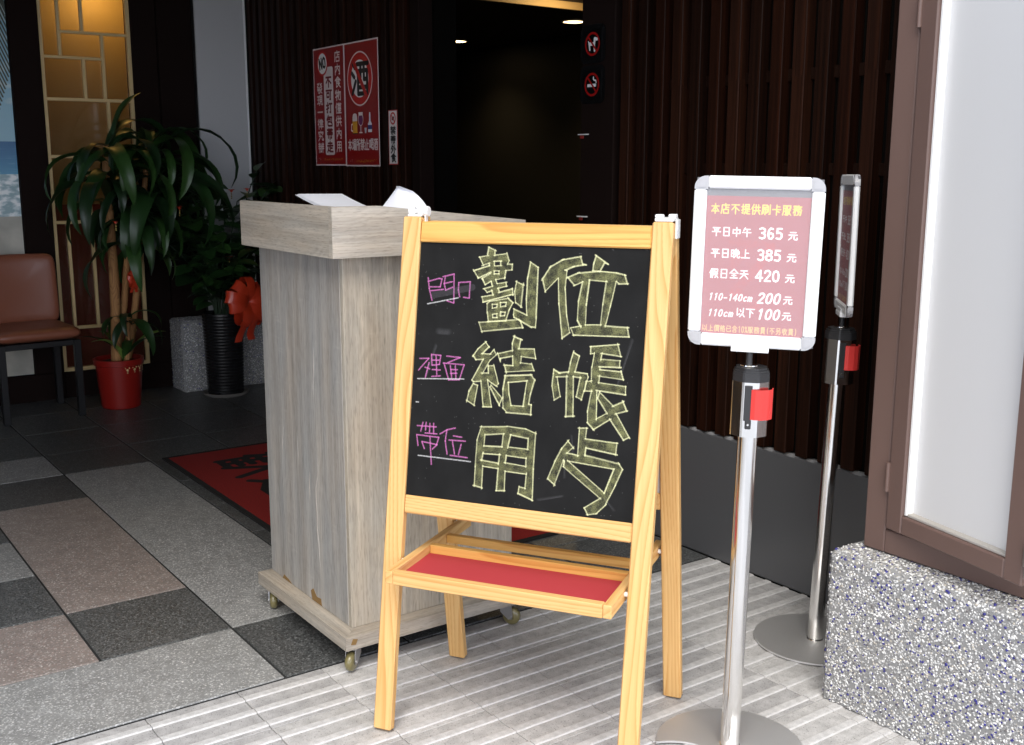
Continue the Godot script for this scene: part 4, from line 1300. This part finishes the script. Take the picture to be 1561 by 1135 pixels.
func price_texture() -> ImageTexture:
	var ink := Ink.new(620, 860, rgb(164, 66, 70))
	var red2 := rgb(182, 58, 58)
	for e in [[170, 280, 400, 300], [400, 300, 330, 430], [330, 430, 190, 600], [200, 590, 330, 680], [250, 330, 180, 420]]:
		ink.line(Vector2(e[0], e[1]), Vector2(e[2], e[3]), 26, red2, .55, noise(.03, 9, 3))
	var ye := rgb(245, 216, 70)
	var wh := rgb(250, 248, 246)
	write(ink, "本店不提供刷卡服務", Vector2(26, 46), Vector2(54, 64), Vector2(61, 0), 3.6, ye)
	write(ink, "平日中午", Vector2(40, 190), Vector2(54, 58), Vector2(61, 0), 3.5, wh)
	write(ink, "365", Vector2(318, 186), Vector2(50, 72), Vector2(50, 0), 5.8, wh)
	write(ink, "元", Vector2(497, 204), Vector2(56, 56), Vector2(61, 0), 3.6, wh)
	write(ink, "平日晚上", Vector2(40, 324), Vector2(54, 58), Vector2(61, 0), 3.5, wh)
	write(ink, "385", Vector2(316, 320), Vector2(50, 72), Vector2(50, 0), 5.8, wh)
	write(ink, "元", Vector2(497, 338), Vector2(56, 56), Vector2(61, 0), 3.6, wh)
	write(ink, "假日全天", Vector2(38, 450), Vector2(54, 60), Vector2(61, 0), 3.5, wh)
	write(ink, "420", Vector2(314, 448), Vector2(50, 72), Vector2(50, 0), 5.8, wh)
	write(ink, "元", Vector2(495, 466), Vector2(56, 56), Vector2(61, 0), 3.6, wh)
	write(ink, "110-140cm", Vector2(36, 604), Vector2(27, 46), Vector2(30, 0), 3.5, wh, .22)
	write(ink, "200", Vector2(330, 590), Vector2(46, 68), Vector2(48, 0), 5.6, wh, .2)
	write(ink, "元", Vector2(492, 602), Vector2(55, 55), Vector2(61, 0), 3.5, wh)
	write(ink, "110cm", Vector2(36, 706), Vector2(28, 46), Vector2(32, 0), 3.5, wh, .22)
	write(ink, "以下", Vector2(212, 690), Vector2(54, 60), Vector2(60, 0), 3.6, wh)
	write(ink, "100", Vector2(332, 690), Vector2(46, 68), Vector2(48, 0), 5.6, wh, .2)
	write(ink, "元", Vector2(490, 702), Vector2(55, 55), Vector2(61, 0), 3.5, wh)
	var x := 8.0
	for ch in "以上價格已含10%服務費(不另收費)":
		var wd := 20.0 if ch in "10%()" else 37.0
		ink.glyph(GLYPH[ch], Vector2(x, 806), Vector2(wd * .9, 42), 2.0, rgb(236, 190, 110))
		x += wd
	return ink.tex()

func sign_holder(label: String, at: Vector3, turn: float, roll: float, tex: Texture2D) -> void:
	var t := thing("sign_holder", label, "sign", at, turn, "white framed signs on the barrier posts")
	t.rotation.z = roll
	var stem := begin()
	add_lathe(stem, [Vector2(0, 0), Vector2(.019, 0), Vector2(.0195, .0015), Vector2(.019, .003), Vector2(.006, .0035)], 28)
	obj("washer", stem, M.chrome, t)
	var s2 := begin()
	add_lathe(s2, [Vector2(.0068, .003), Vector2(.0068, .046), Vector2(0, .046)], 16)
	obj("stem", s2, M.black_plastic, t)
	var br := begin()
	add_box(br, Vector3(0, .037, 0), Vector3(.078, .012, .024), .001)
	add_box(br, Vector3(0, .0435, .0095), Vector3(.078, .020, .002), .0005)
	obj("bracket", br, M.alu_white, t)
	var W := .264
	var H := .356
	var y0 := .040
	var rw := .026
	var cy := y0 + H / 2
	box("backing", Vector3(-W / 2 + .004, y0 + .004, -.007), Vector3(W / 2 - .004, y0 + H - .004, -.001), M.grey_plastic, t, .001)
	box("rail", Vector3(-W / 2 + .028, y0 + H - rw, -.007), Vector3(W / 2 - .028, y0 + H, .007), M.alu_white, t, .0035)
	box("rail", Vector3(-W / 2 + .028, y0, -.007), Vector3(W / 2 - .028, y0 + rw, .007), M.alu_white, t, .0035)
	for s in [-1.0, 1.0]:
		box("rail", Vector3(s * (W / 2 - rw), y0 + .028, -.007), Vector3(s * W / 2, y0 + H - .028, .007), M.alu_white, t, .0035)
		for v in [-1.0, 1.0]:
			var c := PackedVector2Array([Vector2(0, 0), Vector2(.0278, 0)])
			for i in 8:
				var a := PI / 2 * i / 7
				c.append(Vector2(.0038, .0038) + Vector2(cos(a), sin(a)) * .024)
			c.append(Vector2(0, .0278))
			var st := begin()
			for i in c.size(): c[i] = Vector2(c[i].x * s, c[i].y * v)
			add_plank(st, c, -.0068, .0060)
			var inset := PackedVector2Array()
			for i in c.size(): inset.append((c[i] - Vector2(s, v) * .011) * .62 + Vector2(s, v) * .011)
			add_plank(st, inset, .0060, .0072)
			obj("corner", st, mat(lin(.40, .40, .42), .25), t, Transform3D(Basis.IDENTITY, Vector3(s * (W / 2 - .028), cy + v * (H / 2 - .028), 0)))
	var pr := begin()
	add_print(pr, .211, .289, .0008)
	var pm := mat(Color.WHITE, .45)
	pm.albedo_texture = tex
	var o := obj("price_sheet", pr, pm, t, Transform3D(Basis.IDENTITY, Vector3(0, cy - .0075, -.0005)))
	var film := mat(Color(.86, .86, .88, .15), .3)
	film.transparency = BaseMaterial3D.TRANSPARENCY_ALPHA
	box("cover_film", Vector3(-W / 2 + .024, y0 + .024, .0012), Vector3(W / 2 - .024, y0 + H - .024, .0017), film, t, 0.0)
	o.set_meta("label", "dark red price list sheet with white and yellow writing")

func posts() -> void:
	var a := Vector3(1.7235, 0, -1.5586)
	post("front steel barrier post with notched base beside the easel", a, deg_to_rad(-47.4), true, .010, deg_to_rad(0))
	post("rear steel barrier post standing behind the pebble wall corner", Vector3(2.338, 0, -1.818), deg_to_rad(-50.0), false, .018, deg_to_rad(16))
	var tex := price_texture()
	sign_holder("white framed price sign facing forward with red sheet", a + Vector3(.0040, .8825, .0044), deg_to_rad(-51.0), deg_to_rad(-.9), tex)
	sign_holder("white framed sign turned edge-on above the rear post", Vector3(2.338, 0, -1.818) + Vector3(.0142, .8825, .0168), deg_to_rad(-134.5), deg_to_rad(.6), tex)

# ---------------------------------------------------------------- chair and plants
func chair() -> void:
	var t := thing("side_chair", "brown leather chair with dark legs in the dim corner", "chair", Vector3(1.205, 0, -6.04), deg_to_rad(3))
	for e in [[-.185, .19], [.185, .19], [-.185, -.19], [.185, -.19]]:
		stick("leg", Vector3(e[0], 0, e[1]), Vector3(e[0], .405, e[1]), .034, .034, Vector3(0, 0, 1), M.chair_leg, t, .003)
	box("apron", Vector3(-.19, .375, -.19), Vector3(.19, .405, .19), M.chair_leg, t, .003)
	var st := begin()
	var rows := []
	for i in 13:
		var f := PI * i / 12
		var row := []
		for j in 48:
			var u := TAU * j / 48
			var cx := signf(cos(u)) * pow(absf(cos(u)), .22)
			var cz := signf(sin(u)) * pow(absf(sin(u)), .22)
			var k := pow(maxf(sin(f), 0.0), .28)
			row.append(Vector3(cx * .215 * k, .441 - cos(f) * .036, cz * .215 * k + .005))
		rows.append(row)
	add_grid(st, rows, true, true)
	obj("seat", st, M.leather, t)
	var bk := begin()
	var rb := []
	for i in 11:
		var f := PI * i / 10
		var row := []
		for j in 48:
			var u := TAU * j / 48
			var cx := signf(cos(u)) * pow(absf(cos(u)), .2)
			var cy := signf(sin(u)) * pow(absf(sin(u)), .25)
			var k := pow(maxf(sin(f), 0.0), .3)
			var y := .645 + cy * .185 * k
			row.append(Vector3(cx * .205 * k, y, -.165 - (y - .45) * .10 + .03 * pow(cx * k, 2) + cos(f) * .028))
		rb.append(row)
	add_grid(bk, rb, true, false)
	obj("backrest", bk, M.leather, t)

# a strap leaf that leaves its root along +x, rises and droops
func strap_leaf(L: float, w: float, rise: float, bend: float, wave: float) -> ArrayMesh:
	var st := begin()
	var rows := []
	var p := Vector3.ZERO
	var n := 12
	for i in n + 1:
		var f := i / float(n)
		var a := rise - bend * pow(f, 1.15)
		if i > 0: p += Vector3(cos(a), sin(a), 0) * L / n
		var hw := w * pow(sin(PI * clampf(.10 + .90 * f, 0, .995)), .75)
		var up := Vector3(-sin(a), cos(a), 0)
		var wv := sin(f * 9.0 + wave) * hw * .22
		rows.append([p + Vector3(0, 0, -hw) + up * (hw * .28 + wv), p + Vector3(0, 0, -hw * .5) + up * hw * .06, p, p + Vector3(0, 0, hw * .5) + up * hw * .06, p + Vector3(0, 0, hw) + up * (hw * .28 - wv)])
	add_grid(st, rows, false, true)
	return st.commit()

func oval_leaf(L: float, w: float) -> ArrayMesh:
	var st := begin()
	var rows := []
	for i in 7:
		var f := i / 6.0
		var hw := w * pow(sin(PI * clampf(.04 + .94 * f, 0, .99)), .65)
		var c := Vector3(L * f, -.25 * L * f * f, 0)
		rows.append([c + Vector3(0, hw * .30, -hw), c + Vector3(0, 0, 0), c + Vector3(0, hw * .30, hw)])
	add_grid(st, rows, false, true)
	return st.commit()

func bow(label: String, at: Vector3, size: float, sd: int) -> void:
	var t := thing("ribbon_bow", label, "ribbon", at, .45, "red ribbon bows on the plants")
	var rng := RandomNumberGenerator.new()
	rng.seed = sd
	for i in 9:
		var a := TAU * i / 9 + rng.randf_range(-.2, .2)
		var r := size * rng.randf_range(.75, 1.0)
		var st := begin()
		var rows := []
		for k in 13:
			var u := TAU * k / 12.0
			var rad := r * (.5 - .5 * cos(u))
			var hgt := r * .28 * sin(u)
			var d := Vector3(cos(a), sin(a), 0)
			var sdv := Vector3(-sin(a), cos(a), .0)
			var c := d * rad + Vector3(0, 0, .3 * size + hgt)
			rows.append([c - sdv * size * .20 + Vector3(0, 0, -.03 * size), c, c + sdv * size * .20 + Vector3(0, 0, -.03 * size)])
		add_grid(st, rows)
		obj("loop", st, M.ribbon, t)
	for s in [-1.0, 1.0]:
		var st := begin()
		var rows := []
		for k in 8:
			var f := k / 7.0
			var c := Vector3(s * (.1 + .25 * f + .06 * sin(f * 6)) * size, -f * 1.35 * size, .3 * size + .18 * size * sin(f * 5))
			rows.append([c + Vector3(-.18 * size, 0, 0), c + Vector3(0, 0, .05 * size), c + Vector3(.18 * size, 0, 0)])
		add_grid(st, rows)
		obj("tail", st, M.ribbon, t)

func plants() -> void:
	var rng := RandomNumberGenerator.new()
	rng.seed = 41
	# tall dracaena
	var t := thing("tall_potted_plant", "tall drooping cane plant in a red pot", "plant", Vector3(1.635, 0, -5.97))
	var pot := begin()
	add_lathe(pot, [Vector2(0, 0), Vector2(.098, 0), Vector2(.102, .006), Vector2(.122, .235), Vector2(.130, .238), Vector2(.132, .268), Vector2(.122, .270), Vector2(.118, .245), Vector2(0, .245)], 40)
	obj("pot", pot, M.red_pot, t)
	var so := begin()
	add_lathe(so, [Vector2(.119, .244), Vector2(.08, .252), Vector2(0, .256)], 20)
	obj("soil", so, M.soil, t)
	for i in 9:
		var a := -PI * .1 + TAU * i / 18.0
		var g := begin()
		for e in [[0.0, 0.0, .007], [-.011, .012, .004], [.011, .012, .004], [0.0, -.014, .004]]:
			add_lathe(g, [Vector2(0, .002), Vector2(e[2] * .7, .0016), Vector2(e[2], 0)], 10, Transform3D(Basis(Vector3.RIGHT, Vector3.BACK, Vector3.DOWN), Vector3(e[0], e[1], 0)))
		obj("gold_motif", g, M.gold, t, Transform3D(Basis(Vector3.UP, a + .4), Vector3(sin(a + .4) * .1212, .215, cos(a + .4) * .1212)))
	var heads := [[Vector3(-.02, .25, .02), Vector3(.01, 1.40, .02), .022], [Vector3(.055, .25, -.02), Vector3(.235, 1.40, .02), .015], [Vector3(.0, .25, -.05), Vector3(.11, 1.02, .05), .016], [Vector3(.02, .25, .06), Vector3(.05, .50, .10), .012]]
	for h in heads:
		var c := begin()
		var pts := []
		var rad := []
		for i in 9:
			var f := i / 8.0
			pts.append(h[0].lerp(h[1], f) + Vector3(sin(f * 5) * .008, 0, cos(f * 4) * .008))
			rad.append(h[2] * lerpf(1.25, .9, f) * (1.06 if i % 2 else 1.0))
		add_tube(c, pts, rad, 10)
		obj("cane", c, M.cane, t)
	var kinds := [strap_leaf(.62, .044, 1.05, 3.0, 0.0), strap_leaf(.56, .050, .75, 2.7, 1.5), strap_leaf(.70, .040, 1.2, 3.2, 3.0), strap_leaf(.50, .047, .4, 2.2, 4.2), strap_leaf(.42, .034, 1.4, 1.3, .7)]
	var put := func(root: Vector3, n: int, ks: Array, sc: float, drop: float) -> void:
		for i in n:
			var yaw := TAU * i * .618 + rng.randf_range(-.5, .5)
			var k: int = ks[rng.randi() % ks.size()]
			var b := Basis(Vector3.UP, yaw) * Basis(Vector3.BACK, rng.randf_range(-.25, .2)) * Basis(Vector3.RIGHT, rng.randf_range(-.3, .3))
			b = b.scaled(Vector3.ONE * sc * rng.randf_range(.62, 1.12))
			obj("leaf", kinds[k], M.leaf[rng.randi() % 3], t, Transform3D(b, root + Vector3(0, -drop * i / n, 0)))
	put.call(Vector3(.01, 1.40, .02), 30, [0, 1, 2, 3], 1.0, .36)
	put.call(Vector3(.235, 1.40, .02), 34, [0, 1, 2, 3], 1.0, .42)
	put.call(Vector3(.13, 1.06, .05), 24, [0, 1, 3], .9, .26)
	put.call(Vector3(.05, .50, .10), 9, [1, 3], .55, .05)
	obj("leaf", kinds[4], M.leaf[0], t, Transform3D(Basis(Vector3.UP, .3) * Basis(Vector3.BACK, .35), Vector3(.045, 1.33, .02)))
	# drooping leaves that hang clear on the right
	obj("leaf", kinds[2], M.leaf[2], t, Transform3D(Basis(Vector3.UP, -.15), Vector3(.235, 1.34, .10)))
	obj("leaf", kinds[0], M.leaf[2], t, Transform3D(Basis(Vector3.UP, .15), Vector3(.235, 1.22, .08)))
	# pale-striped shoots at the foot
	for i in 7:
		obj("leaf", kinds[4], M.leaf_pale if i % 3 == 0 else M.leaf[i % 3], t, Transform3D((Basis(Vector3.UP, 1.0 + i * .9) * Basis(Vector3.BACK, -.2)).scaled(Vector3.ONE * .72), Vector3(.02, .25, .06)))
	# bushy plant in the tall black pot
	var b := thing("bushy_potted_plant", "dark bushy plant in a tall black ribbed pot", "plant", Vector3(2.225, 0, -5.96))
	var sau := begin()
	add_lathe(sau, [Vector2(0, 0), Vector2(.122, 0), Vector2(.132, .014), Vector2(.128, .018), Vector2(.11, .006), Vector2(0, .006)], 36)
	obj("saucer", sau, mat(lin(.16, .15, .14), .7), b)
	var bp := begin()
	var prof := [Vector2(0, .0065), Vector2(.098, .0065)]
	for i in 25:
		var y := .014 + i * .0178
		prof.append(Vector2(.100 + .012 * i / 25.0, y)); prof.append(Vector2(.103 + .012 * i / 25.0, y + .005)); prof.append(Vector2(.103 + .012 * i / 25.0, y + .012)); prof.append(Vector2(.100 + .012 * i / 25.0, y + .0172))
	prof.append(Vector2(.120, .462)); prof.append(Vector2(.120, .474)); prof.append(Vector2(.108, .474)); prof.append(Vector2(.106, .45)); prof.append(Vector2(0, .45))
	add_lathe(bp, prof, 36)
	obj("pot", bp, M.black_pot, b)
	var oval := [oval_leaf(.105, .038), oval_leaf(.125, .044), oval_leaf(.09, .034)]
	for s in 23:
		var yaw := TAU * s * .618
		var reach := rng.randf_range(.08, .32)
		var hgt := rng.randf_range(.35, .82)
		if s < 4: hgt = rng.randf_range(.22, .35)
		var pts := []
		var rad := []
		var d := Vector3(cos(yaw), 0, sin(yaw) * .62 + .1)
		for i in 9:
			var f := i / 8.0
			pts.append(Vector3(0, .45, 0) + d * (.04 + reach * pow(f, 1.6)) + Vector3(0, hgt * f * (1.12 - .12 * f * f), 0))
			rad.append(lerpf(.006, .0025, f))
		var stt := begin()
		add_tube(stt, pts, rad, 6)
		var stem := obj("stem", stt, M.leaf[2], b)
		for i in 13:
			var f := .25 + .75 * i / 12.0
			var k := f * 8.0
			var p: Vector3 = pts[int(minf(k, 7))].lerp(pts[int(minf(k, 7)) + 1], k - int(minf(k, 7)))
			for sd in [-1.0 if i % 2 else 1.0]:
				var bb := Basis(Vector3.UP, -yaw + sd * 1.1 + rng.randf_range(-.5, .5)) * Basis(Vector3.BACK, rng.randf_range(-.2, .7)) * Basis(Vector3.RIGHT, rng.randf_range(-.5, .5))
				obj("leaflet", oval[rng.randi() % 3], M.leaf[rng.randi() % 3], stem, Transform3D(bb.scaled(Vector3.ONE * rng.randf_range(.9, 1.45)), p))
	bow("big red ribbon bow on the black pot", Vector3(2.285, .545, -5.83), .165, 3)
	bow("small dark red bow tied to the tall plant's cane", Vector3(1.715, .70, -5.90), .055, 8)
	var spots := [Vector3(2.078, 1.184, -5.82), Vector3(2.257, 1.161, -5.82), Vector3(2.348, 1.167, -5.82), Vector3(1.964, 1.074, -5.82), Vector3(2.228, .795, -5.82), Vector3(1.62, 1.007, -5.80)]
	var lab := ["topmost red charm hanging between the two plants", "red charm among the bushy plant's upper leaves, middle one", "red charm beside the lectern's top left corner", "red charm hanging by the tall plant's right leaves", "red charm low on the bushy plant above the big bow", "red charm hanging on the tall plant's cane"]
	for i in 6:
		var o := thing("hanging_charm", lab[i], "ornament", spots[i], rng.randf() * 3, "red and gold charms on the plants")
		var fl := begin()
		for k in 5:
			var a := TAU * k / 5
			poly(fl, [Vector3(0, -.006, 0), Vector3(cos(a - .5) * .017, .004, sin(a - .5) * .017), Vector3(cos(a) * .024, .006, sin(a) * .024), Vector3(cos(a + .5) * .017, .004, sin(a + .5) * .017)], Vector3.UP)
		add_lathe(fl, [Vector2(0, -.012), Vector2(.008, -.006), Vector2(.006, .004), Vector2(0, .006)], 10)
		obj("flower", fl, M.ribbon, o)
		var bd := begin()
		for k in 4: add_lathe(bd, [Vector2(0, -.004), Vector2(.0032, -.002), Vector2(.0032, .002), Vector2(0, .004)], 8, Transform3D(Basis.IDENTITY, Vector3(0, -.016 - k * .009, 0)))
		obj("bead_string", bd, mat(lin(.60, .42, .12), .25, .6), o)
